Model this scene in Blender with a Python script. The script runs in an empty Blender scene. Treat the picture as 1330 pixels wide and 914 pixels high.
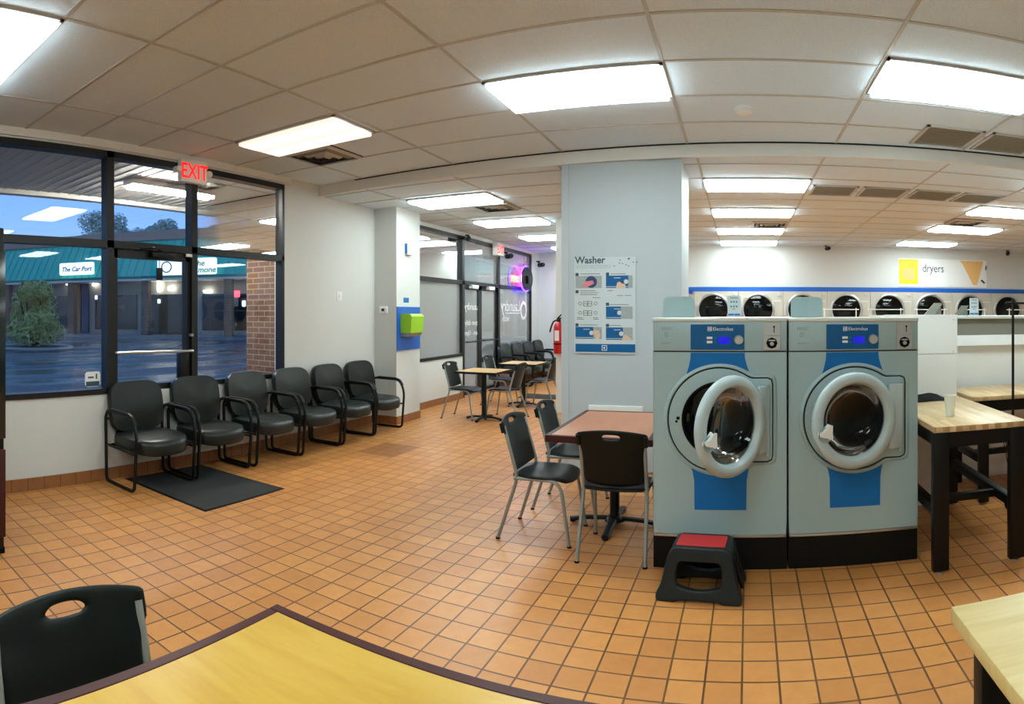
import bpy, bmesh, math, random
from mathutils import Vector, Matrix
random.seed(7)
PI = math.pi
S = bpy.context.scene
COL = S.collection
# ------------------------------------------------------------------ camera (swept panorama = central cylinder)
F, CX, CY, EYE = 790.0, 960.0, 407.0, 1.55
cd = bpy.data.cameras.new('camera'); cam = bpy.data.objects.new('camera', cd); COL.objects.link(cam); S.camera = cam
cd.type = 'PANO'; cd.panorama_type = 'CENTRAL_CYLINDRICAL'
cd.central_cylindrical_range_u_min = -CX / F; cd.central_cylindrical_range_u_max = (1330 - CX) / F
cd.central_cylindrical_range_v_min = -(914 - CY) / F; cd.central_cylindrical_range_v_max = CY / F
cd.central_cylindrical_radius = 1.0
cd.clip_start = 0.02; cd.clip_end = 400
cam.location = (0, 0, EYE); cam.rotation_euler = (PI / 2, 0, 0)
S.view_settings.view_transform = 'Standard'; S.view_settings.look = 'None'
S.view_settings.gamma = 1.0; S.view_settings.use_curve_mapping = False
S.view_settings.exposure = 0.97
S.cycles.max_bounces = 10; S.cycles.diffuse_bounces = 5; S.cycles.glossy_bounces = 5
S.cycles.transparent_max_bounces = 16; S.cycles.transmission_bounces = 6
S.cycles.sample_clamp_indirect = 6.0
S.cycles.use_denoising = True
S.cycles.caustics_reflective = False; S.cycles.caustics_refractive = False
# ------------------------------------------------------------------ materials
def lin(c):
    return tuple((x / 12.92 if x <= .04045 else ((x + .055) / 1.055) ** 2.4) for x in c)
def rgb(r, g, b): return lin((r / 255., g / 255., b / 255.)) + (1.,)
class NT:
    def __init__(s, name):
        s.m = bpy.data.materials.new(name); s.m.use_nodes = True
        s.t = s.m.node_tree; s.p = s.t.nodes['Principled BSDF']; s.out = s.t.nodes['Material Output']
    def n(s, typ, **kw):
        nd = s.t.nodes.new(typ)
        for k, v in kw.items(): setattr(nd, k, v)
        return nd
    def l(s, a, b): s.t.links.new(a, b)
    def math(s, op, a, b=None):
        nd = s.n('ShaderNodeMath', operation=op)
        for i, v in enumerate((a, b)):
            if v is None: continue
            if isinstance(v, (int, float)): nd.inputs[i].default_value = v
            else: s.l(v, nd.inputs[i])
        return nd.outputs[0]
    def mix(s, fac, a, b):
        nd = s.n('ShaderNodeMix', data_type='RGBA')
        for k, v in ((0, fac), (6, a), (7, b)):
            if isinstance(v, (int, float, tuple)): nd.inputs[k].default_value = v
            else: s.l(v, nd.inputs[k])
        return nd.outputs[2]
    def noise(s, scale, detail=3, vec=None, rough=.5):
        nd = s.n('ShaderNodeTexNoise'); nd.inputs['Scale'].default_value = scale
        nd.inputs['Detail'].default_value = detail; nd.inputs['Roughness'].default_value = rough
        if vec is None:
            tc = s.n('ShaderNodeTexCoord'); vec = tc.outputs['Object']
        s.l(vec, nd.inputs['Vector']); return nd.outputs['Fac']
    def ramp(s, fac, stops):
        nd = s.n('ShaderNodeValToRGB'); el = nd.color_ramp.elements
        while len(el) < len(stops): el.new(.5)
        for e, (p, c) in zip(el, stops): e.position = p; e.color = c if len(c) == 4 else c + (1,)
        s.l(fac, nd.inputs[0]); return nd.outputs[0]
    def bump(s, h, strength=.2, dist=.01):
        b = s.n('ShaderNodeBump'); b.inputs['Strength'].default_value = strength; b.inputs['Distance'].default_value = dist
        s.l(h, b.inputs['Height']); s.l(b.outputs[0], s.p.inputs['Normal'])
def mat(name, col, rough=.5, metal=0., spec=.5, var=.06, scale=9., bump=0., bscale=200., emit=None, estr=0., coat=0.):
    t = NT(name); p = t.p
    p.inputs['Roughness'].default_value = rough; p.inputs['Metallic'].default_value = metal
    p.inputs['Specular IOR Level'].default_value = spec
    if coat: p.inputs['Coat Weight'].default_value = coat
    if var:
        f = t.noise(scale)
        a = tuple(min(1, c * (1 + var)) for c in col[:3]) + (1,); b = tuple(c * (1 - var) for c in col[:3]) + (1,)
        t.l(t.mix(f, b, a), p.inputs['Base Color'])
    else: p.inputs['Base Color'].default_value = col
    if bump: t.bump(t.noise(bscale), bump, .002)
    if emit:
        p.inputs['Emission Color'].default_value = emit; p.inputs['Emission Strength'].default_value = estr
    return t.m
M = {}
M['wall'] = mat('white wall paint', rgb(208, 210, 208), .55, var=.02, bump=.06, bscale=120)
M['pillar'] = mat('pale blue grey pillar paint', rgb(176, 185, 190), .5, var=.02, bump=.05, bscale=90)
M['trimw'] = mat('white trim', rgb(222, 222, 218), .5, var=.02)
M['frame'] = mat('dark bronze aluminium', rgb(26, 27, 27), .38, .3, var=.1)
M['black'] = mat('black steel', rgb(10, 11, 11), .42, spec=.28, var=.1)
M['blackplastic'] = mat('black plastic', rgb(9, 11, 11), .5, spec=.22, var=.1, bump=.1, bscale=400)
M['vinyl'] = mat('black vinyl', rgb(22, 28, 27), .36, spec=.38, var=.12, scale=5, bump=.12, bscale=260)
M['chairplastic'] = mat('dark green black plastic', rgb(7, 16, 15), .42, spec=.24, var=.1, bump=.15, bscale=600)
M['silver'] = mat('silver grey paint', rgb(150, 155, 150), .38, .45, var=.06)
M['chrome'] = mat('brushed steel', rgb(190, 192, 190), .28, .9, var=.05)
M['machine'] = mat('blue grey machine enamel', rgb(158, 184, 188), .36, .05, var=.03, scale=4)
M['machinedoor'] = mat('pale grey door moulding', rgb(176, 194, 198), .34, .0, var=.03)
M['machinetop'] = mat('white machine top', rgb(215, 222, 218), .25, .2, var=.02)
M['blue'] = mat('machine blue film', rgb(0, 106, 176), .45, spec=.3, var=.04)
M['bluepanel'] = mat('control panel blue', rgb(2, 88, 142), .42, spec=.3, var=.03)
M['bluetrim'] = mat('blue trim', rgb(14, 92, 190), .4, var=.04)
M['screen'] = mat('lit blue display', rgb(10, 10, 160), .2, var=0, emit=rgb(14, 14, 210), estr=.4)
M['white'] = mat('white plastic', rgb(232, 234, 234), .4, var=.02)
M['rubber'] = mat('black rubber', rgb(7, 8, 8), .7, spec=.15, var=.1)
M['drum'] = mat('drum steel', rgb(92, 96, 96), .4, .7, var=.1)
M['dryer'] = mat('beige grey dryer enamel', rgb(196, 192, 182), .4, .15, var=.03)
M['red'] = mat('red grip mat', rgb(190, 40, 40), .7, var=.1, scale=40, bump=.3, bscale=300)
M['stool'] = mat('charcoal plastic', rgb(26, 33, 34), .45, spec=.3, var=.08)
M['extred'] = mat('extinguisher red', rgb(186, 22, 34), .3, var=.05)
M['green'] = mat('lime green plastic', rgb(150, 206, 22), .35, var=.03)
M['mat'] = mat('black ribbed mat', rgb(31, 34, 35), .9, var=.2, scale=30, bump=.6, bscale=350)
M['gridw'] = mat('ceiling grid paint', rgb(184, 186, 186), .5, var=.03)
M['grille'] = mat('grey grille', rgb(128, 128, 118), .6, var=.06)
M['dark'] = mat('dark void', rgb(22, 22, 22), .8, var=.1)
M['darkwood'] = mat('dark red wood edge', rgb(62, 25, 24), .45, spec=.25, var=.18, scale=14)
M['greyedge'] = mat('worn grey edge', rgb(150, 120, 100), .5, var=.1)
M['paper'] = mat('paper', rgb(190, 200, 203), .6, var=.01)
M['ink'] = mat('dark ink', rgb(48, 74, 86), .6, var=.02)
M['inklight'] = mat('light ink', rgb(165, 178, 178), .6, var=.02)
M['pink'] = mat('pink cloth print', rgb(214, 120, 130), .6, var=.1, scale=60)
M['skin'] = mat('skin print', rgb(206, 176, 150), .6, var=.05)
M['photo'] = mat('photo grey print', rgb(150, 158, 158), .6, var=.2, scale=60)
M['navy'] = mat('navy print', rgb(24, 62, 104), .5, var=.05)
M['yellow'] = mat('yellow sign', rgb(246, 206, 30), .5, var=.03)
M['orange'] = mat('pale orange sign', rgb(232, 186, 120), .5, var=.05)
M['neonred'] = mat('red neon', rgb(255, 60, 40), .4, var=0, emit=rgb(255, 50, 24), estr=50)
M['neonblue'] = mat('blue neon', rgb(60, 40, 255), .4, var=0, emit=rgb(60, 30, 255), estr=11)
M['exitred'] = mat('lit exit letters', rgb(230, 20, 24), .5, var=0, emit=rgb(255, 14, 18), estr=.9)
M['cup'] = mat('white paper cup', rgb(236, 240, 230), .6, var=.02)
M['asphalt'] = None
def m_floor():
    t = NT('orange quarry tile'); tc = t.n('ShaderNodeTexCoord')
    mp = t.n('ShaderNodeMapping'); mp.vector_type = 'TEXTURE'
    mp.inputs['Location'].default_value = (.012, 2.556, 0); mp.inputs['Rotation'].default_value = (0, 0, -math.radians(.9))
    t.l(tc.outputs['Object'], mp.inputs['Vector'])
    br = t.n('ShaderNodeTexBrick'); br.offset = 0; br.squash = 1
    for k, v in (('Scale', 1), ('Mortar Size', .0052), ('Mortar Smooth', .15), ('Bias', -.1), ('Brick Width', .1565), ('Row Height', .1565)):
        br.inputs[k].default_value = v
    br.inputs['Color1'].default_value = rgb(206, 140, 76); br.inputs['Color2'].default_value = rgb(184, 118, 61)
    br.inputs['Mortar'].default_value = rgb(50, 20, 6)
    t.l(mp.outputs[0], br.inputs['Vector'])
    n1 = t.noise(2.2, 4); n2 = t.noise(14, 5, rough=.65)
    c = t.mix(t.math('MULTIPLY', n1, .30), br.outputs['Color'], rgb(220, 160, 96))
    n2r = t.ramp(n2, [(.38, (0, 0, 0)), (.72, (1, 1, 1))])
    c = t.mix(t.math('MULTIPLY', n2r, .22), c, rgb(164, 100, 48))
    # worn, browner replacement tiles in front of the chairs
    sx = t.n('ShaderNodeSeparateXYZ'); t.l(mp.outputs[0], sx.inputs[0])
    x, y = sx.outputs[0], sx.outputs[1]
    a = t.math('LESS_THAN', t.math('ABSOLUTE', t.math('SUBTRACT', x, -3.83)), .235)
    b = t.math('LESS_THAN', t.math('ABSOLUTE', t.math('SUBTRACT', y, 3.2)), .31)
    msk = t.math('MULTIPLY', a, b)
    t.l(t.mix(t.math('MULTIPLY', msk, .55), c, rgb(112, 62, 36)), t.p.inputs['Base Color'])
    t.l(t.math('ADD', t.math('MULTIPLY', n2, .22), .26), t.p.inputs['Roughness'])
    t.p.inputs['Specular IOR Level'].default_value = .42
    h = t.math('ADD', t.math('MULTIPLY', br.outputs['Fac'], -1), t.math('MULTIPLY', n2, .12))
    t.bump(h, .5, .003); return t.m
M['floor'] = m_floor()
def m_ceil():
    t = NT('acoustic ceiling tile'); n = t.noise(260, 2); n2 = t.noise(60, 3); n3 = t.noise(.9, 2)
    c = t.mix(t.ramp(n, [(.40, (0, 0, 0)), (.62, (1, 1, 1))]), rgb(204, 222, 240), rgb(226, 242, 255))  # bluish tint put into the tile colour to offset warm floor bounce light
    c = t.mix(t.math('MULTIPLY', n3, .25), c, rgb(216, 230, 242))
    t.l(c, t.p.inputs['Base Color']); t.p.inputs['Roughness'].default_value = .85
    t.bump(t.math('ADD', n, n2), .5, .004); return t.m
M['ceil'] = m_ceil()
def m_tilebase():
    t = NT('brown cove base tile'); tc = t.n('ShaderNodeTexCoord')
    sx = t.n('ShaderNodeSeparateXYZ'); t.l(tc.outputs['Object'], sx.inputs[0])
    s = t.math('ADD', sx.outputs[0], sx.outputs[1])
    fr = t.math('FRACT', t.math('DIVIDE', t.math('ADD', s, 100), .1565))
    g = t.math('LESS_THAN', fr, .035)
    c = t.mix(t.noise(12), rgb(158, 104, 62), rgb(136, 86, 50))
    t.l(t.mix(g, c, rgb(84, 52, 30)), t.p.inputs['Base Color']); t.p.inputs['Roughness'].default_value = .4
    return t.m
M['cove'] = m_tilebase()
def m_wood(name, c1, c2, c3, blocks=None, sc=(1.2, 14, 14), rough=.35):
    t = NT(name); tc = t.n('ShaderNodeTexCoord'); mp = t.n('ShaderNodeMapping'); mp.inputs['Scale'].default_value = sc
    t.l(tc.outputs['Object'], mp.inputs['Vector'])
    n = t.noise(2.5, 6, mp.outputs[0], .6)
    c = t.ramp(n, [(.3, c1), (.5, c2), (.72, c3)])
    if blocks:
        br = t.n('ShaderNodeTexBrick'); br.offset = .5
        m2 = t.n('ShaderNodeMapping'); m2.inputs['Rotation'].default_value = (0, 0, blocks)
        t.l(tc.outputs['Object'], m2.inputs['Vector']); t.l(m2.outputs[0], br.inputs['Vector'])
        for k, v in (('Scale', 1), ('Mortar Size', .0006), ('Brick Width', .42), ('Row Height', .042)): br.inputs[k].default_value = v
        br.inputs['Color1'].default_value = (1, 1, 1, 1); br.inputs['Color2'].default_value = (.66, .58, .5, 1); br.inputs['Mortar'].default_value = (.5, .4, .3, 1)
        mx = t.n('ShaderNodeMix', data_type='RGBA', blend_type='MULTIPLY'); mx.inputs[0].default_value = .75
        t.l(c, mx.inputs[6]); t.l(br.outputs['Color'], mx.inputs[7]); c = mx.outputs[2]
    t.l(c, t.p.inputs['Base Color']); t.p.inputs['Roughness'].default_value = rough
    return t.m
M['butcher'] = m_wood('butcher block maple', rgb(208, 176, 128), rgb(222, 194, 148), rgb(232, 208, 166), PI / 2, (14, 1.2, 14))
M['butchery'] = m_wood('yellow butcher block', rgb(194, 168, 106), rgb(203, 180, 120), rgb(210, 190, 134), 0.0, (1.2, 14, 14))
M['maple'] = m_wood('yellow maple laminate', rgb(182, 138, 46), rgb(193, 153, 59), rgb(200, 163, 72), None, (1.0, 7, 7), .3)
M['brownlam'] = m_wood('brown laminate', rgb(166, 104, 72), rgb(176, 114, 80), rgb(184, 122, 88), None, (3, 1, 3), .3)
M['pinelam'] = m_wood('tan laminate', rgb(196, 150, 88), rgb(208, 164, 102), rgb(218, 178, 118), None, (1, 6, 6), .32)
def m_glass(name, tint=(.93, .95, .95, 1), gain=1.3, rough=0.0, painted_haze=0.):
    t = NT(name); tr = t.n('ShaderNodeBsdfTransparent'); tr.inputs[0].default_value = tint
    gl = t.n('ShaderNodeBsdfGlossy'); gl.inputs['Roughness'].default_value = rough; gl.inputs['Color'].default_value = (1, 1, 1, 1)
    fr = t.n('ShaderNodeFresnel'); fr.inputs['IOR'].default_value = 1.5
    mx = t.n('ShaderNodeMixShader'); t.l(t.math('MINIMUM', t.math('MULTIPLY', fr.outputs[0], gain), .9), mx.inputs[0])
    base = tr.outputs[0]
    if painted_haze:
        df = t.n('ShaderNodeBsdfDiffuse'); df.inputs[0].default_value = (.62, .63, .60, 1); m3 = t.n('ShaderNodeMixShader'); m3.inputs[0].default_value = painted_haze
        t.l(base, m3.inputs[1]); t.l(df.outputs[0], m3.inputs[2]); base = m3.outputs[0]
    t.l(base, mx.inputs[1]); t.l(gl.outputs[0], mx.inputs[2]); t.l(mx.outputs[0], t.out.inputs['Surface'])
    t.t.nodes.remove(t.p); return t.m
M['glass'] = m_glass('window glass', (.9, .93, .93, 1), 1.25)
M['glassfar'] = m_glass('window glass with painted reflection', (.84, .86, .85, 1), 1.8, 0.0, .42)  # grey diffuse share painted in for the reflections on the far panes
M['glassdark'] = m_glass('smoked machine glass', (.36, .40, .40, 1), .45, .03)
M['glassdryer'] = m_glass('dryer door glass', (.30, .34, .34, 1), .7, .05)
def m_emit(name, col, st, tubes=False):
    t = NT(name); p = t.p; p.inputs['Base Color'].default_value = (.8, .8, .8, 1)
    p.inputs['Emission Color'].default_value = col; p.inputs['Emission Strength'].default_value = st
    if tubes:
        tc = t.n('ShaderNodeTexCoord'); sx = t.n('ShaderNodeSeparateXYZ'); t.l(tc.outputs['Object'], sx.inputs[0])
        d = t.math('ABSOLUTE', t.math('SUBTRACT', t.math('ABSOLUTE', sx.outputs[1]), .14))
        k = t.math('MAXIMUM', t.math('SUBTRACT', 1, t.math('DIVIDE', d, .13)), 0)
        t.l(t.math('ADD', t.math('MULTIPLY', k, st * 1.1), st * .45), p.inputs['Emission Strength'])
    return t.m
M['lamp'] = m_emit('lit fluorescent diffuser', (.83, 1, 1, 1), 9.5)
M['lampwarm'] = m_emit('dim warm fluorescent diffuser', (1, .80, .66, 1), 1.15, True)
M['tube'] = m_emit('outdoor fluorescent tube', (1, .95, .86, 1), 120)
M['spot'] = m_emit('small lit shop lamp', (1, .95, .85, 1), 7)
M['shopblue'] = m_emit('lit blue shop sign', rgb(60, 70, 255), 1.3)
M['shopwhite'] = m_emit('lit white shop sign', rgb(205, 222, 246), .85)
M['shopcyan'] = m_emit('lit cyan shop sign', rgb(170, 225, 245), 1.0)
M['shopred'] = m_emit('lit red shop sign', rgb(250, 60, 70), 1.0)
M['shopgreen'] = mat('green sign letters', rgb(118, 170, 66), .6, var=.05)
M['shoptan'] = mat('tan shop wall', rgb(168, 124, 88), .7, var=.08)
M['shopgrey'] = mat('grey shop wall', rgb(150, 148, 138), .7, var=.1, scale=.5)
M['shopdark'] = mat('dark shop glass', rgb(26, 32, 34), .15, var=.3, scale=.4)
M['roofgreen'] = mat('green metal roof', rgb(40, 176, 150), .4, .2, var=.08, scale=.4)
M['fascia'] = mat('brown roof fascia', rgb(158, 128, 114), .7, var=.08, scale=.4)
M['soffit'] = mat('white soffit board', rgb(226, 224, 218), .6, var=.04)
M['kerb'] = mat('wet concrete', rgb(118, 122, 124), .4, var=.15, scale=3)
M['leaf'] = mat('shrub leaf', rgb(150, 156, 84), .6, var=.45, scale=1.5)
M['treeleaf'] = mat('tree leaf', rgb(170, 184, 168), .7, var=.4, scale=.6)
M['bark'] = mat('bark', rgb(60, 48, 40), .9, var=.2)
def m_asphalt():
    t = NT('wet asphalt'); n = t.noise(.32, 4); n2 = t.noise(30, 3)
    tc = t.n('ShaderNodeTexCoord'); mp = t.n('ShaderNodeMapping'); mp.inputs['Scale'].default_value = (.5, .12, 1); t.l(tc.outputs['Object'], mp.inputs[0])
    n3 = t.noise(1.4, 4, mp.outputs[0])
    t.l(t.mix(n, rgb(52, 54, 54), rgb(96, 98, 98)), t.p.inputs['Base Color'])
    t.l(t.ramp(n3, [(.42, (.12, .12, .12)), (.56, (.7, .7, .7))]), t.p.inputs['Roughness'])
    t.p.inputs['Specular IOR Level'].default_value = .45
    t.bump(t.math('ADD', t.math('MULTIPLY', n2, .25), t.noise(2.5, 2)), .5, .05); return t.m
M['asphalt'] = m_asphalt()
def m_brick():
    t = NT('red brown brick'); tc = t.n('ShaderNodeTexCoord'); mp = t.n('ShaderNodeMapping')
    mp.inputs['Rotation'].default_value = (PI / 2, 0, 0); t.l(tc.outputs['Object'], mp.inputs[0])
    br = t.n('ShaderNodeTexBrick'); t.l(mp.outputs[0], br.inputs['Vector'])
    for k, v in (('Scale', 1), ('Mortar Size', .006), ('Brick Width', .21), ('Row Height', .072)): br.inputs[k].default_value = v
    br.inputs['Color1'].default_value = rgb(108, 76, 60); br.inputs['Color2'].default_value = rgb(88, 60, 47); br.inputs['Mortar'].default_value = rgb(150, 134, 118)
    t.l(br.outputs['Color'], t.p.inputs['Base Color']); t.p.inputs['Roughness'].default_value = .8
    return t.m
M['brick'] = m_brick()
# ------------------------------------------------------------------ geometry helpers
def B(): return bmesh.new()
def box(bm, x0, x1, y0, y1, z0, z1, bev=0., seg=2, mx=None):
    t = bmesh.new(); bmesh.ops.create_cube(t, size=1)
    for v in t.verts:
        v.co = Vector(((x0 + x1) / 2 + v.co.x * (x1 - x0), (y0 + y1) / 2 + v.co.y * (y1 - y0), (z0 + z1) / 2 + v.co.z * (z1 - z0)))
    if bev > 0: bmesh.ops.bevel(t, geom=list(t.edges), offset=bev, segments=seg, affect='EDGES', profile=.5)
    merge(bm, t, mx); return bm
def merge(bm, t, mx=None):
    if mx is not None: bmesh.ops.transform(t, matrix=mx, verts=t.verts)
    me = bpy.data.meshes.new('tmp'); t.to_mesh(me); t.free(); bm.from_mesh(me); bpy.data.meshes.remove(me)
def fillet(pts, rad, n=5, closed=False):
    P = [Vector(p) for p in pts]; out = []; N = len(P)
    for i, p in enumerate(P):
        if not closed and i in (0, N - 1): out.append(p); continue
        a, b = P[i - 1], P[(i + 1) % N]
        da, db = (a - p), (b - p); r = rad[i] if isinstance(rad, (list, tuple)) else rad
        d = min(r, da.length * .49, db.length * .49)
        s, e = p + da.normalized() * d, p + db.normalized() * d
        for k in range(n + 1):
            u = k / n; out.append(s * (1 - u) ** 2 + p * 2 * u * (1 - u) + e * u * u)
    return out
def tube(bm, pts, r, n=8, closed=False, fil=0., flat=None, cap=True):
    P = fillet(pts, fil, 5, closed) if fil else [Vector(p) for p in pts]
    N = len(P); rings = []; up = None
    for i, p in enumerate(P):
        if closed: d = P[(i + 1) % N] - P[i - 1]
        else: d = P[min(i + 1, N - 1)] - P[max(i - 1, 0)]
        if d.length < 1e-9: d = Vector((0, 0, 1))
        d.normalize()
        if up is None:
            up = Vector((0, 0, 1)) if abs(d.z) < .9 else Vector((1, 0, 0))
        up = (up - d * up.dot(d)); up.normalize(); sd = d.cross(up)
        ra, rb = (r, r) if flat is None else flat
        rr = r[i] / 1. if isinstance(r, (list, tuple)) else None
        ring = []
        for k in range(n):
            a = 2 * PI * k / n; A, Bq = (rr, rr) if rr else (ra, rb)
            ring.append(bm.verts.new(p + up * math.cos(a) * A + sd * math.sin(a) * Bq))
        rings.append(ring)
    for i in range(N if closed else N - 1):
        a, b = rings[i], rings[(i + 1) % N]
        for k in range(n): bm.faces.new((a[k], a[(k + 1) % n], b[(k + 1) % n], b[k]))
    if cap and not closed:
        bm.faces.new(rings[0][::-1]); bm.faces.new(rings[-1])
    return bm
def lathe(bm, prof, n=32, axis='Z', c=(0, 0, 0), closed=False):
    rings = []
    for r, h in prof:
        ring = []
        for k in range(n):
            a = 2 * PI * k / n
            if axis == 'Z': v = (r * math.cos(a), r * math.sin(a), h)
            elif axis == 'Y': v = (r * math.cos(a), h, r * math.sin(a))
            else: v = (h, r * math.cos(a), r * math.sin(a))
            ring.append(bm.verts.new(Vector(v) + Vector(c)) if (r > 1e-6 or k == 0) else ring[0])
        rings.append(ring)
    R = list(zip(rings, rings[1:])) + ([(rings[-1], rings[0])] if closed else [])
    for a, b in R:
        for k in range(n):
            q = []
            for v in (a[k], a[(k + 1) % n], b[(k + 1) % n], b[k]):
                if v not in q: q.append(v)
            if len(q) > 2:
                try: bm.faces.new(q)
                except ValueError: pass
    return bm
def prism(bm, pts, d, axis='Y', mx=None):
    """polygon (a,b) extruded from d[0] to d[1] along an axis"""
    t = bmesh.new(); L = []
    for h in d:
        L.append([t.verts.new({'Y': (a, h, b), 'Z': (a, b, h), 'X': (h, a, b)}[axis]) for a, b in pts])
    n = len(pts)
    t.faces.new(L[0]); t.faces.new(L[1][::-1])
    for i in range(n): t.faces.new((L[0][i], L[0][(i + 1) % n], L[1][(i + 1) % n], L[1][i]))
    merge(bm, t, mx); return bm
def rrect(x0, x1, z0, z1, r, n=5):
    out = []
    for cx, cz, a0 in ((x1 - r, z1 - r, 0), (x0 + r, z1 - r, 90), (x0 + r, z0 + r, 180), (x1 - r, z0 + r, 270)):
        for k in range(n + 1):
            a = math.radians(a0 + 90 * k / n); out.append((cx + r * math.cos(a), cz + r * math.sin(a)))
    return out
SPLIT = {'cross_bar', 'under_frame', 'printed_icons_none', 'corner_cap', 'foot_cap', 'seat_rail', 'screw', 'latch_hole', 'confetti_print', 'hanger', 'upright', 'lettering_none', 'trim_line', 'step_number', 'side_tube'}
def islands(bm):
    seen = set(); out = []
    for v in bm.verts:
        if v in seen: continue
        st = [v]; seen.add(v); isl = []
        while st:
            a = st.pop(); isl.append(a)
            for e in a.link_edges:
                b = e.other_vert(a)
                if b not in seen: seen.add(b); st.append(b)
        out.append(isl)
    return out
def link(name, bm, m, parent=None, loc=None, rz=0., smooth=38, fix=True):
    if name in SPLIT:
        isl = islands(bm)
        if len(isl) > 1:
            first = None
            for k in range(len(isl)):
                b = bm.copy(); b.verts.ensure_lookup_table(); bm.verts.index_update()
                keep = {v.index for v in isl[k]}
                bmesh.ops.delete(b, geom=[v for v in b.verts if v.index not in keep], context='VERTS')
                o = link1(name, b, m, parent, loc, rz, smooth, fix); first = first or o
            bm.free(); return first
    return link1(name, bm, m, parent, loc, rz, smooth, fix)
def link1(name, bm, m, parent=None, loc=None, rz=0., smooth=38, fix=True):
    if fix: bmesh.ops.recalc_face_normals(bm, faces=bm.faces)
    me = bpy.data.meshes.new(name); bm.to_mesh(me); bm.free()
    me.materials.append(M[m] if isinstance(m, str) else m)
    o = bpy.data.objects.new(name, me); COL.objects.link(o)
    if smooth:
        me.polygons.foreach_set('use_smooth', [True] * len(me.polygons)); me.set_sharp_from_angle(angle=math.radians(smooth))
    if parent is not None: o.parent = parent
    if loc is not None: o.location = loc
    if rz: o.rotation_euler = (0, 0, rz)
    return o
def tag(o, label, cat, group=None, kind=None):
    o['label'] = label; o['category'] = cat
    if group: o['group'] = group
    if kind: o['kind'] = kind
    return o
def thing(name, label, cat, loc=(0, 0, 0), rz=0., group=None):
    o = bpy.data.objects.new(name, None); COL.objects.link(o); o.empty_display_size = .1
    o.location = loc; o.rotation_euler = (0, 0, rz)
    return tag(o, label, cat, group)
def struct(name, bm, m, label=None, cat=None, parent=None, smooth=0):
    o = link(name, bm, m, parent, smooth=smooth)
    if parent is None:
        o['kind'] = 'structure'
        if label: o['label'] = label
        if cat: o['category'] = cat
    return o
def dup(root, loc, rz=None, label=None, group=None):
    r = root.copy(); COL.objects.link(r); r.location = loc
    if rz is not None: r.rotation_euler = (0, 0, rz)
    if label: r['label'] = label
    if group: r['group'] = group
    for ch in list(root.children):
        c = ch.copy(); COL.objects.link(c); c.parent = r
        for g in list(ch.children):
            d = g.copy(); COL.objects.link(d); d.parent = c
    return r
def text_bm(s, size, mx, ext=.001, align='LEFT', bold=0., shear=0.):
    cu = bpy.data.curves.new('t', 'FONT'); cu.body = s; cu.size = size; cu.extrude = ext; cu.align_x = align; cu.resolution_u = 3
    cu.offset = bold; cu.shear = shear
    ob = bpy.data.objects.new('t', cu); COL.objects.link(ob)
    bpy.context.view_layer.update()
    dg = bpy.context.evaluated_depsgraph_get(); me = bpy.data.meshes.new_from_object(ob.evaluated_get(dg))
    bm = bmesh.new(); bm.from_mesh(me); bmesh.ops.transform(bm, matrix=mx, verts=bm.verts)
    bpy.data.objects.remove(ob); bpy.data.curves.remove(cu); bpy.data.meshes.remove(me)
    return bm
FRONT = Matrix.Rotation(PI / 2, 4, 'X')                       # text reads for a viewer looking along +Y
RIGHTFACE = Matrix.Rotation(PI / 2, 4, 'Z') @ FRONT            # text on a wall facing +X
def U(px, py, z):
    """photo pixel on the horizontal plane z -> world"""
    r = (EYE - z) * F / (py - CY); t = (px - CX) / F
    return Vector((r * math.sin(t), r * math.cos(t), z))
def XY(px, Y): return math.tan((px - CX) / F) * Y             # X of a pixel column on the plane y = Y
def YX(px, X): return X / math.tan((px - CX) / F)             # Y of a pixel column on the plane x = X
def Zat(x, y, py): return EYE - (py - CY) / F * math.hypot(x, y)
# ------------------------------------------------------------------ the room
WX = -4.9; ZN, ZF = 3.16, 3.04; YB, YBL = 13.3, 14.35; XR = 8.0; Y0 = -3.2
bm = B(); box(bm, WX - .15, XR + .15, Y0 - .15, YBL + .15, -.12, 0); struct('floor', bm, 'floor', 'orange quarry tile floor with dark joints', 'floor')
def beamY(x): return 5.72 - .045 * x
bm = B()
pl = [(WX - .15, Y0 - .15), (XR + .15, Y0 - .15), (XR + .15, beamY(XR)), (WX - .15, beamY(WX))]
prism(bm, pl, (ZN, ZN + .1), 'Z')
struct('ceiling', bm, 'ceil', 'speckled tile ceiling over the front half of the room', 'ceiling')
bm = B()
pl = [(WX - .15, beamY(WX) + .02), (XR + .15, beamY(XR) + .02), (XR + .15, YBL + .15), (WX - .15, YBL + .15)]
prism(bm, pl, (ZF, ZF + .1), 'Z')
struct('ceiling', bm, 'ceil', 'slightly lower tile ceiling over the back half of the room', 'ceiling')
bm = B()
pl = [(WX - .15, beamY(WX) - .01), (XR + .15, beamY(XR) - .01), (XR + .15, beamY(XR) + .03), (WX - .15, beamY(WX) + .03)]
prism(bm, pl, (ZF - .012, ZN + .05), 'Z')
struct('trim_1', bm, 'trimw', 'pale step where the front ceiling drops to the back ceiling', 'ceiling trim')
bm = B()
pl = [(WX, beamY(WX) - .016), (XR, beamY(XR) - .016), (XR, beamY(XR) - .008), (WX, beamY(WX) - .008)]
prism(bm, pl, (ZN - .014, ZN + .02), 'Z'); struct('trim_2', bm, 'dark', 'thin dark line along the ceiling step', 'ceiling trim')
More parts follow.
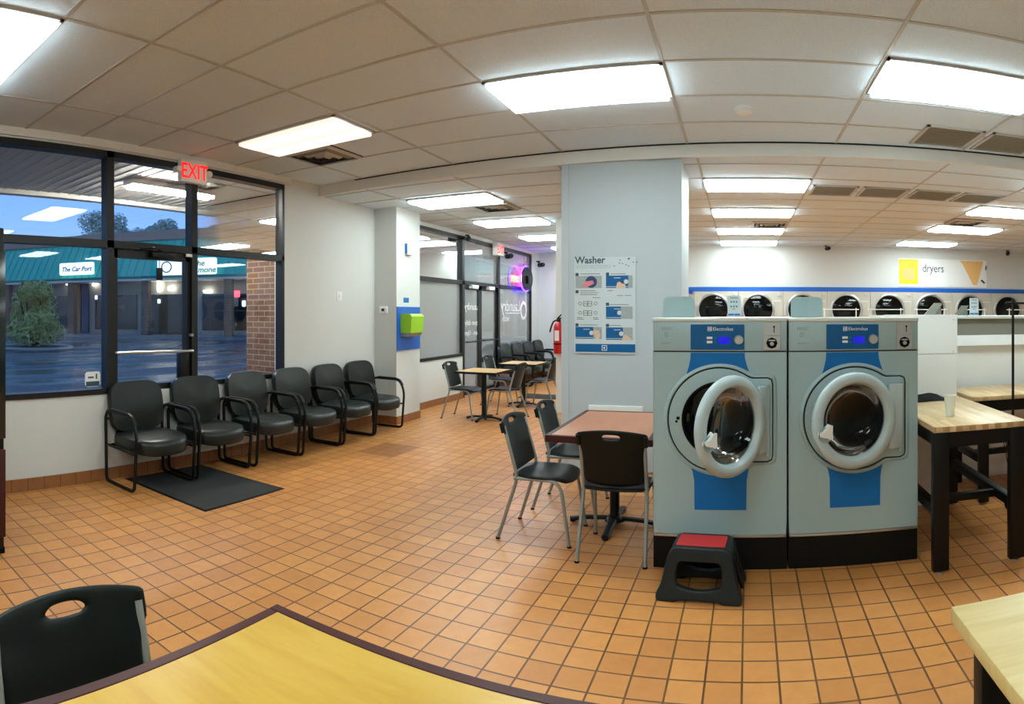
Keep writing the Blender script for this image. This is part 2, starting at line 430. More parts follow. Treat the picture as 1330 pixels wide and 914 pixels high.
# suspended-ceiling bars
XN = [-4.2, -2.97, -1.735, -.49, .91, 2.15, 3.4, 4.65, 5.9]
YN = [-2.3, -1.65, -1.03, -.4, .225, .85, 1.475, 2.05, 2.6, 3.225, 3.85, 4.475, 5.1]
bm = B()
for x in XN: box(bm, x - .012, x + .012, Y0, beamY(x) - .02, ZN - .006, ZN + .01)
for y in YN: box(bm, WX, XR, y - .012, y + .012, ZN - .0055, ZN + .01)
struct('trim_3', bm, 'gridw', 'metal grid bars of the front ceiling', 'ceiling grid')
XFc = [-4.2, -3.0, -1.8, -.4, .81, 2.05, 3.28, 4.5, 5.75]
bm = B()
for x in XFc: box(bm, x - .012, x + .012, beamY(x) + .04, YBL, ZF - .006, ZF + .01)
y = 6.05
while y < YBL:
    box(bm, WX, XR, y - .012, y + .012, ZF - .0055, ZF + .01); y += .625
struct('trim_4', bm, 'gridw', 'metal grid bars of the back ceiling', 'ceiling grid')
# walls
WIN = [(YX(144, WX), YX(252, WX)), ]
Ya, Yb, Yc, Yd = .55, 2.915, 3.92, 5.275            # left bay | door bay | right bay
SILL, MID, HEAD = .80, 2.20, 3.07
Ye, Yf, Yg, Yh = 8.2, 10.03, 11.76, 13.77            # far bays
SILL2, MID2, HEAD2 = .77, 2.12, 2.97
bm = B(); T = WX - .15
def lw(y0, y1, z0, z1): box(bm, T, WX, y0, y1, z0, z1)
lw(Y0, Ya, 0, 3.3); lw(Ya, Yd, 0, SILL); lw(Ya, Yd, HEAD, 3.3); lw(Yd, Ye, 0, 3.3)
lw(Ye, Yf, 0, SILL2); lw(Yg, Yh, 0, SILL2); lw(Ye, Yh, HEAD2, 3.3); lw(Yh, YBL + .15, 0, 3.3)
struct('wall_left', bm, 'wall', 'white window wall on the left', 'wall')
bm = B(); box(bm, WX, -3.15, YBL, YBL + .15, 0, 3.3); struct('wall_back', bm, 'wall', 'white end wall beyond the far windows', 'wall')
bm = B(); box(bm, -3.15, XR, YB, YBL + .15, 0, 3.3); struct('wall_back', bm, 'wall', 'white wall above the dryers', 'wall')
bm = B(); box(bm, XR, XR + .15, Y0, YBL, 0, 3.3); struct('wall_right', bm, 'wall', 'white wall on the right', 'wall')
bm = B(); box(bm, WX, XR, Y0 - .15, Y0, 0, 3.3); struct('wall_front', bm, 'wall', 'white wall opposite the dryers', 'wall')
# columns
CL = (WX, -4.53, 7.17, 7.82)
bm = B(); box(bm, *CL[:2], *CL[2:], 0, ZF + .02); struct('column', bm, 'wall', 'white wall column carrying the green dispenser', 'column')
PX0, PX1, PY = XY(730, 5.8), XY(885, 5.8), 5.8
bm = B(); box(bm, PX0, PX1, PY, PY + .85, 0, ZF + .02, .02, 2); box(bm, PX0 - .004, PX0 + .07, PY - .008, PY + .05, 0, ZF + .01); box(bm, PX1 - .07, PX1 + .004, PY - .008, PY + .05, 0, ZF + .01)
struct('column', bm, 'pillar', 'wide pale pillar carrying the washer poster', 'column')
bm = B(); box(bm, XY(722, 9.1), -1.9, 9.1, 9.8, 0, ZF + .02); struct('column', bm, 'wall', 'narrow white column behind the wide pillar', 'column')
# baseboards
bm = B(); box(bm, WX, WX + .012, Y0, CL[2], 0, .11); box(bm, WX, CL[1] + .012, CL[2] - .012, CL[2], 0, .11); box(bm, CL[1], CL[1] + .012, CL[2], CL[3], 0, .11); box(bm, WX, WX + .012, CL[3], Yf, 0, .11); box(bm, WX, WX + .012, Yg, YBL, 0, .11)
struct('baseboard_left', bm, 'cove', 'brown tile baseboard along the window wall', 'baseboard')
bm = B(); box(bm, WX, -3.2, YBL - .012, YBL, 0, .11); struct('baseboard_back', bm, 'cove', 'brown tile baseboard on the end wall', 'baseboard')
# window trim strip at ceiling
bm = B(); box(bm, WX, WX + .03, Y0, Yd + .1, HEAD + .02, ZN); struct('trim_5', bm, 'trimw', 'pale strip between the window head and the ceiling', 'trim')
# white rail on the pillar
bm = B(); zz = Zat(-1.1, 5.78, 531); box(bm, XY(765, 5.79), XY(835, 5.79), PY - .03, PY, zz - .028, zz + .028, .004); box(bm, XY(768, 5.79), XY(832, 5.79), PY - .034, PY - .028, zz - .018, zz + .018)
struct('trim_6', bm, 'trimw', 'white rail on the wide pillar above the brown table', 'trim')
# ------------------------------------------------------------------ windows and doors (frames with panes)
def frame_bay(name, y0, y1, sill, mid, head, label, cat, gl='glass', door=False, mw=.055):
    bm = B(); a, b = WX - .10, WX + .012
    box(bm, a, b, y0, y0 + mw / 2 + .01, sill, head); box(bm, a, b, y1 - mw / 2 - .01, y1, sill, head)
    box(bm, a, b, y0, y1, head - .06, head); box(bm, a, b, y0, y1, mid - .035, mid + .035)
    if not door: box(bm, a, b, y0, y1, sill, sill + .05)
    o = struct(name, bm, 'frame', label, cat)
    def pane(z0, z1, ya=y0, yb=y1):
        p = B(); x = WX - .045
        v = [p.verts.new(c) for c in ((x, ya + .02, z0), (x, yb - .02, z0), (x, yb - .02, z1), (x, ya + .02, z1))]; p.faces.new(v)
        return link('pane', p, gl, o, smooth=0)
    pane(mid + .03, head - .05)
    if not door: pane(sill + .04, mid - .03)
    return o, pane
frame_bay('window_1', Ya, Yb, SILL, MID, HEAD, 'large front window left of the glass door', 'window')
d1, pane = frame_bay('door_1', Yb, Yc, SILL, MID, HEAD, 'dark framed glass door under the red exit sign', 'door', door=True)
def leaf(o, pane, y0, y1, z0, z1, sw=.06):
    bm = B(); a, b = WX - .085, WX - .02
    box(bm, a, b, y0, y0 + sw, z0, z1); box(bm, a, b, y1 - sw, y1, z0, z1); box(bm, a, b, y0, y1, z1 - .09, z1); box(bm, a, b, y0, y1, z0, z0 + .06)
    link('door_leaf', bm, 'frame', o, smooth=0); pane(z0 + .05, z1 - .08, y0, y1)
leaf(d1, pane, Yb + .035, Yc - .035, SILL, MID - .03)
bm = B(); tube(bm, [(WX + .02, Yb + .05, 1.18), (WX + .05, Yb + .06, 1.18), (WX + .05, Yc - .05, 1.17), (WX - .02, Yc - .04, 1.17)], .013, 8, fil=.02); link('push_bar', bm, 'chrome', d1)
bm = B(); box(bm, WX - .08, WX - .004, Yc - .17, Yc - .05, SILL + .05, 1.15, .006); link('lock_case', bm, 'black', d1)
bm = B(); lathe(bm, [(0, .02), (.016, .02), (.018, 0), (.018, -.02)], 14, 'X', (WX + .012, Yc - .045, 1.33)); link('lock_cylinder', bm, 'chrome', d1)
bm = B(); box(bm, WX - .02, WX + .05, Yb + .45, Yb + .72, MID - .1, MID - .05, .006); tube(bm, [(WX + .03, Yb + .6, MID - .05), (WX + .10, Yb + .45, MID - .02), (WX + .02, Yb + .32, MID - .03)], .008); link('door_closer', bm, 'black', d1)
bm = B(); box(bm, WX + .012, WX + .03, Yc - .12, Yc - .045, MID - .075, MID - .045, .003); link('door_contact', bm, 'white', d1)
frame_bay('window_2', Yc, Yd, SILL, MID, HEAD, 'front window between the glass door and the white wall', 'window')
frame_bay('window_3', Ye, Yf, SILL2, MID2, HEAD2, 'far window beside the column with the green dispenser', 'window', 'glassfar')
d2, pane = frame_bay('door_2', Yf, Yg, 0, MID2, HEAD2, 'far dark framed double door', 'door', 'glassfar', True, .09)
ym = (Yf + Yg) / 2 - .05
leaf(d2, pane, Yf + .05, ym, .03, MID2 - .03, .08); leaf(d2, pane, ym, Yg - .05, .03, MID2 - .03, .08)
for ya, yb in ((Yf + .1, ym - .02), (ym + .02, Yg - .1)):
    bm = B(); tube(bm, [(WX + .01, ya, 1.02), (WX + .05, ya + .02, 1.02), (WX + .05, yb - .02, 1.02), (WX + .01, yb, 1.02)], .014, 8, fil=.02); link('push_bar', bm, 'frame', d2)
    bm = B(); box(bm, WX - .02, WX + .06, (ya + yb) / 2 - .14, (ya + yb) / 2 + .14, MID2 - .1, MID2 - .03, .008); link('door_closer', bm, 'white', d2)
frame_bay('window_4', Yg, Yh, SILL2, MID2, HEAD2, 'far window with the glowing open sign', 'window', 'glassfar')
# lettering on the far glass (reads from outside)
MIRR = Matrix.Diagonal((-1, 1, 1, 1))
def vinyl(s, size, y, z, parent, align='CENTER'):
    bm = text_bm(s, size, Matrix.Translation((WX - .04, y, z)) @ RIGHTFACE @ MIRR, .0005, align); link('lettering', bm, 'white', parent, smooth=0)
w4 = bpy.data.objects['window_4']
vinyl('Laundry', .36, 12.55, 1.60, w4); vinyl('wash', .2, 12.25, 1.38, w4)
bm = B(); lathe(bm, [(.15, 0), (.22, 0), (.22, .002), (.15, .002)], 24, 'X', (WX - .04, 13.35, 1.62), True); box(bm, WX - .04, WX - .038, 12.2, 13.1, 1.545, 1.57); link('emblem', bm, 'white', w4)
vinyl('Laundry', .19, 10.5, 1.62, d2); vinyl('open daily', .14, 10.5, 1.33, d2); vinyl('6am - 10pm', .13, 10.5, 1.14, d2)
bm = B(); lathe(bm, [(.06, 0), (.1, 0), (.1, .002), (.06, .002)], 20, 'X', (WX - .04, 10.86, 1.66), True); link('emblem', bm, 'white', d2)
# ------------------------------------------------------------------ ceiling lights
def ceil_light(x0, x1, y0, y1, z, label, m='lamp', group='fluorescent panels'):
    cx, cy = (x0 + x1) / 2, (y0 + y1) / 2; w, h = (x1 - x0) / 2, (y1 - y0) / 2
    t = thing('ceiling_light', label, 'ceiling light', (cx, cy, z), 0, group)
    bm = B()
    for a in ((-w, w, -h, -h + .022), (-w, w, h - .022, h), (-w, -w + .022, -h, h), (w - .022, w, -h, h)): box(bm, *a, -.018, .012)
    link('frame', bm, 'gridw', t, smooth=0)
    bm = B(); box(bm, -w + .024, w - .024, -h + .024, h - .024, -.046, -.004, .006); link('diffuser', bm, m, t, smooth=0)  # dropped below the frame so its glowing sides wash the ceiling
    return t
ceil_light(-4.2, -2.97, .85, 1.475, ZN, 'bright panel light nearest the front window wall, in the front row')
ceil_light(-1.735, -.49, .85, 1.475, ZN, 'added unseen panel light in the front ceiling straight above the yellow table')  # out of view, added for light in the pattern of the other panels
ceil_light(-1.735, -.49, -1.65, -1.03, ZN, 'added unseen panel light at the rear of the front ceiling, left one of two')  # unseen, added behind the camera to light the room
ceil_light(.91, 2.15, -1.65, -1.03, ZN, 'added unseen panel light at the rear of the front ceiling, right one of two')  # second unseen lamp added behind the camera for light
ceil_light(-4.2, -3.03, 3.85, 4.45, ZN, 'dim warm panel light with visible tubes near the exit sign', 'lampwarm')
ceil_light(-1.735, -.49, 3.85, 4.475, ZN, 'large bright panel light left of the smoke detector')
ceil_light(.92, 2.16, 3.7, 4.33, ZN, 'large bright panel light right of the smoke detector')
ceil_light(4.65, 5.9, 3.85, 4.475, ZN, 'panel light in the front ceiling far right of the smoke detector')
for i, (y0, y1) in enumerate(((6.8, 7.42), (8.82, 9.45), (10.85, 11.48), (12.9, 13.5))):
    ceil_light(-4.15, -3.0, y0, y1, ZF, ('nearest', 'second', 'third', 'farthest')[i] + ' panel light in the row beside the far windows')
for i, (y0, y1) in enumerate(((6.66, 7.26), (8.56, 9.18), (10.5, 11.15), (12.35, 12.98))):
    ceil_light(-.4, .8, y0, y1, ZF, ('nearest', 'second', 'third', 'farthest')[i] + ' panel light in the row leading from the pillar to the dryers')
for i, (y0, y1) in enumerate(((7.72, 8.35), (9.62, 10.3), (11.95, 12.57))):
    ceil_light(3.24 + .03 * i, 4.45 + .03 * i, y0, y1, ZF, ('nearest', 'middle', 'farthest')[i] + ' panel light in the right row toward the dryers sign')
ceil_light(3.24, 4.45, 5.8, 6.42, ZF, 'panel light of the right row closest to the ceiling step')
# vents
def diffuser(x, y, z, s, label):
    t = thing('ceiling_vent', label, 'ceiling vent', (x, y, z)); h = s / 2
    bm = B(); box(bm, -h, h, -h, h, -.004, .004); link('backing', bm, 'dark', t, smooth=0)
    for k in range(4):
        r0 = h * (1 - .24 * k); r1 = r0 - h * .13
        bm = B(); zt, zb = -.002, -.03 - .004 * k
        vs = []
        for r, zz_ in ((r0, zt - .01), (r1, zb)):
            vs.append([bm.verts.new(c) for c in ((-r, -r, zz_), (r, -r, zz_), (r, r, zz_), (-r, r, zz_))])
        for i in range(4): bm.faces.new((vs[0][i], vs[0][(i + 1) % 4], vs[1][(i + 1) % 4], vs[1][i]))
        link('vane', bm, 'gridw' if k != 1 else 'grille', t, smooth=0)
    return t
diffuser(-3.9, 4.79, ZN, .58, 'square stepped air vent beside the dim warm light')
diffuser(-3.3, 7.8, ZF, .56, 'square air vent behind the nearest light by the far windows')
diffuser(.5, 10.1, ZF, .58, 'square air vent in the light row leading to the dryers')
diffuser(3.6, 9.2, ZF, .58, 'square air vent left of the right light row')
def grille(x0, x1, y0, y1, z, label, group):
    t = thing('return_grille', label, 'air grille', ((x0 + x1) / 2, (y0 + y1) / 2, z), 0, group); w, h = (x1 - x0) / 2, (y1 - y0) / 2
    bm = B()
    for a in ((-w, w, -h, -h + .03), (-w, w, h - .03, h), (-w, -w + .03, -h, h), (w - .03, w, -h, h)): box(bm, *a, -.014, .004)
    link('frame', bm, 'gridw', t, smooth=0)
    bm = B(); box(bm, -w + .02, w - .02, -h + .02, h - .02, -.002, .003); link('backing', bm, 'dark', t, smooth=0)
    bm = B(); n = int((2 * h - .06) / .035)
    for k in range(n):
        y = -h + .035 + k * .035; box(bm, -w + .02, w - .02, y, y + .024, -.010, -.006)
    link('louvre', bm, 'grille', t, smooth=0); return t
grille(1.58, 2.12, 4.93, 5.5, ZN, 'large return grille right of the front ceiling light', 'front ceiling grilles')
grille(2.19, 2.75, 4.93, 5.5, ZN, 'large return grille farthest right in the front ceiling', 'front ceiling grilles')
for i, (a, b) in enumerate(((.86, 1.4), (1.46, 2.02), (2.1, 2.66), (2.72, 3.26))):
    grille(a, b, 6.98, 7.56, ZF, ('leftmost', 'second from left', 'third from left', 'rightmost')[i] + ' of four grey return grilles in the back ceiling', 'back ceiling grilles')
t = thing('smoke_detector', 'round white smoke detector on the ceiling between two bright panels', 'smoke detector', (.04, 4.76, ZN))
bm = B(); lathe(bm, [(.075, 0), (.075, -.018), (.066, -.022)], 28); link('base', bm, 'white', t)
bm = B(); lathe(bm, [(.062, -.02), (.06, -.042), (.045, -.052), (0, -.054)], 28); link('cap', bm, 'white', t)
# ------------------------------------------------------------------ exit signs
def exit_sign(loc, label, w=.33, h=.235, d=.075, lamps=True, txt='EXIT'):
    t = thing('exit_sign', label, 'exit sign', loc)
    bm = B(); box(bm, 0, d, -w / 2, w / 2, -h / 2, h / 2, .008); link('housing', bm, 'white', t)
    bm = text_bm(txt, h * .90, Matrix.Translation((d + .001, -.002, -h * .32)) @ RIGHTFACE @ Matrix.Diagonal((.80, 1, 1, 1)), .001, 'CENTER', .003); link('lettering', bm, 'exitred', t, smooth=0)
    if lamps:
        for s in (-1, 1):
            bm = B(); lathe(bm, [(0, .045), (.03, .045), (.034, .03), (.034, -.02), (.02, -.03), (0, -.03)], 16, 'X', (d * .5, s * (w / 2 + .035), .0)); box(bm, d * .3, d * .6, min(0, s) * .05 + s * w / 2, max(0, s) * .05 + s * w / 2, -.012, .012); link('lamp_head', bm, 'trimw', t)
    return t
exit_sign((WX + .012, 3.86, 2.99), 'red lettered exit sign above the near glass door')
exit_sign((WX + .012, 11.55, 2.86), 'small pinkish exit sign above the far double door', .34, .24, .12, False)
# ------------------------------------------------------------------ lobby chairs (black vinyl, sled base)
def make_lobby(label):
    t = thing('lobby_chair', label, 'chair')        # faces +X, origin on the floor at its middle
    W = .320
    for s in (-1, 1):
        y = s * W; bm = B()
        P = [(-.245, y, .018), (.225, y, .018), (.262, y, .50), (.19, y, .655), (-.22, y, .662), (-.262, y, .60)]
        tube(bm, P, .0155, 8, True, [.05, .05, .14, .12, .03, .05])
        link('arm_frame', bm, 'black', t)
        bm = B(); tube(bm, [(.235, y, .585), (.19, y, .652), (.13, y, .668), (-.16, y, .674)], .01, 8, fil=.06, flat=(.014, .022)); link('armrest', bm, 'blackplastic', t)
        bm = B(); tube(bm, [(-.25, y, .345), (.245, y, .335)], .011, 8); tube(bm, [(-.2, y, .345), (-.2, y * .75, .35)], .01, 8); link('seat_rail', bm, 'black', t)
    bm = B()
    for x in (-.18, .17): tube(bm, [(x, -W, .34), (x, W, .34)], .011, 8)
    link('under_frame', bm, 'black', t)
    for s in (-1, 1): bm = B(); tube(bm, [(-.2, s * .2, .36), (-.25, s * .2, .42), (-.275, s * .2, .62)], .011, 8, fil=.05); tube(bm, [(-.26, s * W, .58), (-.26, s * .2, .56)], .01, 8); link('back_post', bm, 'black', t)
    def pad(cx, cz, w, h, th, tilt, exp, name, horiz):
        bm = B(); nu, nv = 44, 7; rings = []
        for j in range(nv):
            f = j / (nv - 1); a = (f - .5) * PI; k = math.cos(a) ** .45 if abs(a) < PI / 2 - 1e-6 else 0.0; k = .9 + .1 * k if 0 < j < nv - 1 else .80; off = math.sin(a) * th / 2
            ring = []
            for i in range(nu):
                b = 2 * PI * i / nu; c, s_ = math.cos(b), math.sin(b)
                u = w * math.copysign(abs(c) ** (2 / exp), c) * k; v = h * math.copysign(abs(s_) ** (2 / exp), s_) * k
                if horiz: co = Vector((v + (.03 * (1 - (u / w) ** 2) if v > 0 else 0), u, cz + off - (.035 * max(0, (v / h)) ** 3)))
                else: co = Vector((off - .03 * (1 - (u / w) ** 2), u, v))
                ring.append(co)
            rings.append([bm.verts.new(c) for c in ring])
        for a, b in zip(rings, rings[1:]):
            for i in range(nu): bm.faces.new((a[i], a[(i + 1) % nu], b[(i + 1) % nu], b[i]))
        for rg, sg in ((rings[0], -1), (rings[-1], 1)):
            c = Vector((0, 0, 0))
            for v in rg: c += v.co
            c /= nu
            if horiz: c.z += sg * .012
            else: c.x += sg * .016
            cv = bm.verts.new(c); inner = [bm.verts.new(v.co * .55 + c * .45 + (Vector((0, 0, sg * .006)) if horiz else Vector((sg * .01, 0, 0)))) for v in rg]
            for i in range(nu):
                bm.faces.new((rg[i], rg[(i + 1) % nu], inner[(i + 1) % nu], inner[i])); bm.faces.new((inner[i], inner[(i + 1) % nu], cv))
        if not horiz: bmesh.ops.transform(bm, matrix=Matrix.Translation((cx, 0, cz)) @ Matrix.Rotation(tilt, 4, 'Y'), verts=bm.verts)
        else: bmesh.ops.translate(bm, vec=(cx, 0, 0), verts=bm.verts)
        return link(name, bm, 'vinyl', t, smooth=60)
    pad(.0, .392, .298, .28, .125, 0, 3.4, 'seat', True)
    pad(-.235, 0.68, .300, .24, .08, math.radians(-10), 3.8, 'backrest', False)
    return t
lob = make_lobby('black vinyl armchair standing on the black doormat, nearest of the row under the front windows')
lobY = [3.165, 3.88, 4.60, 5.29, 5.98, 6.665]; lobX = [-4.60, -4.60, -4.585, -4.55, -4.545, -4.55]
lobL = [None, 'black vinyl armchair second from the doormat end of the row', 'black vinyl armchair third from the doormat end, below the right end of the window',
        'black vinyl armchair fourth from the doormat end, beside the edge of the window', 'black vinyl armchair second from the column end, against the white wall',
        'black vinyl armchair next to the column with the green dispenser']
for i, (x, y, l) in enumerate(zip(lobX, lobY, lobL)):
    if i == 0: lob.location = (x, y, 0); lob['group'] = 'armchairs under the front windows'
    else: dup(lob, (x, y, 0), math.radians((-2, 1, -1, 2, 0)[i - 1]), l, 'armchairs under the front windows')
for i, y in enumerate((11.75, 12.47, 13.19, 13.9)):
    dup(lob, (-4.52, y, 0), 0, ('nearest', 'second', 'third', 'farthest')[i] + ' black armchair in the row below the far open sign window', 'armchairs by the far windows')
# doormat
t = thing('doormat', 'black rectangular doormat under the first armchair', 'doormat', (-4.24, 3.49, 0))
bm = B(); box(bm, -.585, .585, -.455, .455, 0.0005, .004, .001); link('border', bm, 'rubber', t)
bm = B(); box(bm, -.56, .56, -.43, .43, .003, .0052); link('pile', bm, 'mat', t)
# ------------------------------------------------------------------ cafe chairs
def make_cafe(label):
    t = thing('cafe_chair', label, 'chair')       # faces +X
    W = .205
    for s in (-1, 1):
        y = s * W
        bm = B(); tube(bm, [(-.16, y, .425), (.17, y, .43), (.235, y * 1.06, .004)], .0125, 10, fil=.09); link('leg', bm, 'silver', t)
        bm = B(); tube(bm, [(-.275, y * 1.05, .004), (-.135, y, .43), (-.165, y, .54), (-.235, y, .775)], .0125, 10, fil=.07); link('leg', bm, 'silver', t)
    bm = B(); tube(bm, [(-.14, -W, .43), (-.14, W, .43)], .011, 8); tube(bm, [(.12, -W, .42), (.12, W, .42)], .011, 8); link('cross_bar', bm, 'silver', t)
    # seat
    bm = B(); nx, ny = 10, 10; g = []
    for i in range(nx + 1):
        for j in range(ny + 1):
            u, v = i / nx * 2 - 1, j / ny * 2 - 1
            a = u * math.sqrt(1 - v * v * .28); b = v * math.sqrt(1 - u * u * .28)
            x = .015 + a * .225; yy = b * .225
            z = .452 - .012 * (1 - b * b) * (1 - a * a) - .05 * max(0, a - .45) ** 2 * 3
            g.append(bm.verts.new((x, yy, z)))
    for i in range(nx):
        for j in range(ny):
            k = i * (ny + 1) + j; bm.faces.new((g[k], g[k + 1], g[k + ny + 2], g[k + ny + 1]))
    o = link('seat', bm, 'chairplastic', t, smooth=60); md = o.modifiers.new('s', 'SOLIDIFY'); md.thickness = .022; md.offset = -1; o.modifiers.new('b', 'SUBSURF').render_levels = 1
    # back panel with a hand hole
    bm = B(); nx, nz = 16, 9; V = {}; hx0, hx1, hz0, hz1 = 5, 11, 6, 8
    zs = [0, .05, .1, .15, .2, .24, .262, .282, .302, .33]
    for i in range(nx + 1):
        u = i / nx * 2 - 1
        for j in range(nz + 1):
            z = .475 + zs[j]; w = .194 + .034 * max(0, min(1, (zs[j] - .21) / .05)); yy = u * w
            arch = .028 * (1 - u * u); z += arch * (zs[j] / .33) ** 2 - (.02 * (1 - u * u)) * (1 - min(1, zs[j] / .1))
            if hx0 <= i <= hx1 and hz0 <= j <= hz1:          # round the hole
                cx, cz = (i - 8) / 3., (j - 7) / 1.
                if max(abs(cx), abs(cz)) > .99:
                    a = math.atan2(cz, cx); yy = .06 * math.cos(a); z = .48 + .285 + .022 + .015 * math.sin(a)
            x = -.148 - (z - .48) * .29 - .03 * (1 - u * u)
            V[i, j] = bm.verts.new((x, yy, z))
    for i in range(nx):
        for j in range(nz):
            if hx0 <= i < hx1 and hz0 <= j < hz1: continue
            bm.faces.new((V[i, j], V[i + 1, j], V[i + 1, j + 1], V[i, j + 1]))
    bmesh.ops.delete(bm, geom=[v for v in bm.verts if not v.link_faces], context='VERTS')
    o = link('backrest', bm, 'chairplastic', t, smooth=60); md = o.modifiers.new('s', 'SOLIDIFY'); md.thickness = .02; md.offset = 0; sb = o.modifiers.new('b', 'SUBSURF'); sb.render_levels = 2; sb.levels = 1
    bm = B()
    for s in (-1, 1):
        tube(bm, [(-.232, s * .212, .73), (-.25, s * .212, .795)], .018, 10)
    link('corner_cap', bm, 'chairplastic', t)
    bm = B()
    for s in (-1, 1):
        for x, f in ((.2355, 1.06), (-.2755, 1.05)): lathe(bm, [(.015, .012), (.016, 0), (0, 0)], 10, 'Z', (x, s * W * f, .0))
    link('foot_cap', bm, 'rubber', t)
    return t
caf = make_cafe('dark plastic chair at the near left side of the brown table')
caf.location = (-1.345, 4.085, 0)
caf['group'] = 'chairs around the brown table'
dup(caf, (-1.33, 4.76, 0), 0, 'dark plastic chair at the far left side of the brown table', 'chairs around the brown table')
dup(caf, (-.785, 3.93, 0), PI / 2, 'dark plastic chair seen from behind at the brown table, touching the left washer', 'chairs around the brown table')
dup(caf, (-1.14, .70, 0), 0, 'dark green plastic chair beside the yellow table in the near left corner', 'chairs around the yellow table')
dup(caf, (-3.96, 8.16, 0), 0, 'dark chair on the window side of the nearer small square table', 'chairs around the small square tables')
dup(caf, (-3.38, 8.38, 0), PI, 'dark chair on the pillar side of the nearer small square table', 'chairs around the small square tables')
dup(caf, (-3.98, 9.62, 0), 0, 'dark chair on the window side of the farther small square table', 'chairs around the small square tables')
dup(caf, (-3.26, 9.72, 0), PI, 'dark chair on the pillar side of the farther small square table', 'chairs around the small square tables')
# ------------------------------------------------------------------ pedestal tables
def ped_table(name, label, cx, cy, w, d, h, topm, edgem, th=.032, band=.03, feet=.3, group=None, cols=((0, 0),), angle=0.):
    t = thing(name, label, 'table', (cx, cy, 0), 0, group)
    bm = B(); box(bm, -w / 2 + band, w / 2 - band, -d / 2 + band, d / 2 - band, h - th, h); link('tabletop', bm, topm, t, smooth=0)
    bm = B()
    for a in ((-w / 2, w / 2, -d / 2, -d / 2 + band), (-w / 2, w / 2, d / 2 - band, d / 2), (-w / 2, -w / 2 + band, -d / 2 + band, d / 2 - band), (w / 2 - band, w / 2, -d / 2 + band, d / 2 - band)): box(bm, *a, h - th, h + .0015, .003, 1)
    link('edge_band', bm, edgem, t, smooth=0)
    for (px_, py_) in cols:
        bm = B(); lathe(bm, [(.05, .03), (.036, .08), (.036, h - th - .03), (.06, h - th - .01)], 20, 'Z', (px_, py_, 0)); box(bm, px_ - .16, px_ + .16, py_ - .03, py_ + .03, h - th - .02, h - th); box(bm, px_ - .03, px_ + .03, py_ - .16, py_ + .16, h - th - .02, h - th); link('column', bm, 'black', t)
        bm = B()
        for k in range(4):
            a = k * PI / 2 + angle; c, s = math.cos(a), math.sin(a)
            tube(bm, [(px_, py_, .05), (px_ + c * feet * .6, py_ + s * feet * .6, .04), (px_ + c * feet, py_ + s * feet, .018)], .018, 8, flat=(.016, .028))
            lathe(bm, [(.022, .03), (.022, 0), (0, 0)], 10, 'Z', (px_ + c * feet * .97, py_ + s * feet * .97, 0))
        lathe(bm, [(.075, .03), (.065, .055), (.04, .07)], 20, 'Z', (px_, py_, 0)); link('base', bm, 'black', t)
    return t
ped_table('cafe_table', 'brown topped table with dark red edge in front of the wide pillar', -.91, 4.385, .72, 1.09, .742, 'brownlam', 'darkwood', .045, .035, .33)
ped_table('cafe_table', 'yellow wood table with dark red edge in the near foreground', -.672, .62, .945, 1.17, .757, 'maple', 'darkwood', .04, .032, .3)
ped_table('cafe_table', 'nearer of the two small tan square tables by the far windows', -3.62, 8.12, .64, .66, .72, 'pinelam', 'black', .03, .012, .27, 'small square tables')
ped_table('cafe_table', 'farther of the two small tan square tables by the far windows', -3.56, 9.62, .66, .66, .72, 'pinelam', 'black', .03, .012, .27, 'small square tables')
bm = B(); box(bm, -.45, .45, -.3, .3, 0.001, .006, .002); tag(link('doormat', bm, 'mat', None, (-3.55, 10.75, 0)), 'dark mat on the floor beyond the farther small table', 'doormat')
# ------------------------------------------------------------------ front-load washers
WZ, WW, WD = 1.525, .405, .88
DC = (0.0, .909)                                   # centre of the door opening (x, z)
def rho(t):
    c, s = math.cos(t), abs(math.sin(t)); R = .312
    if c <= 0: return R
    tx, tz = .319, .252
    rr = min(tx / c if c > 1e-6 else 9, tz / s if s > 1e-6 else 9)
    if rr * c > math.sqrt(R * R - tz * tz) - 1e-6: 
        # rounded outer corner of the hinge tab
        x, z = rr * c, rr * s; cr = .03
        if x > tx - cr and z > tz - cr:
            q = (tx - cr, tz - cr); b = c * q[0] + s * q[1]; return b + math.sqrt(max(0, b * b - (q[0] ** 2 + q[1] ** 2 - cr * cr)))
        return rr
    return R
NT_ = 96
def ring_pts(fn, n=NT_): return [(DC[0] + fn(2 * PI * k / n) * math.cos(2 * PI * k / n), DC[1] + fn(2 * PI * k / n) * math.sin(2 * PI * k / n)) for k in range(n)]
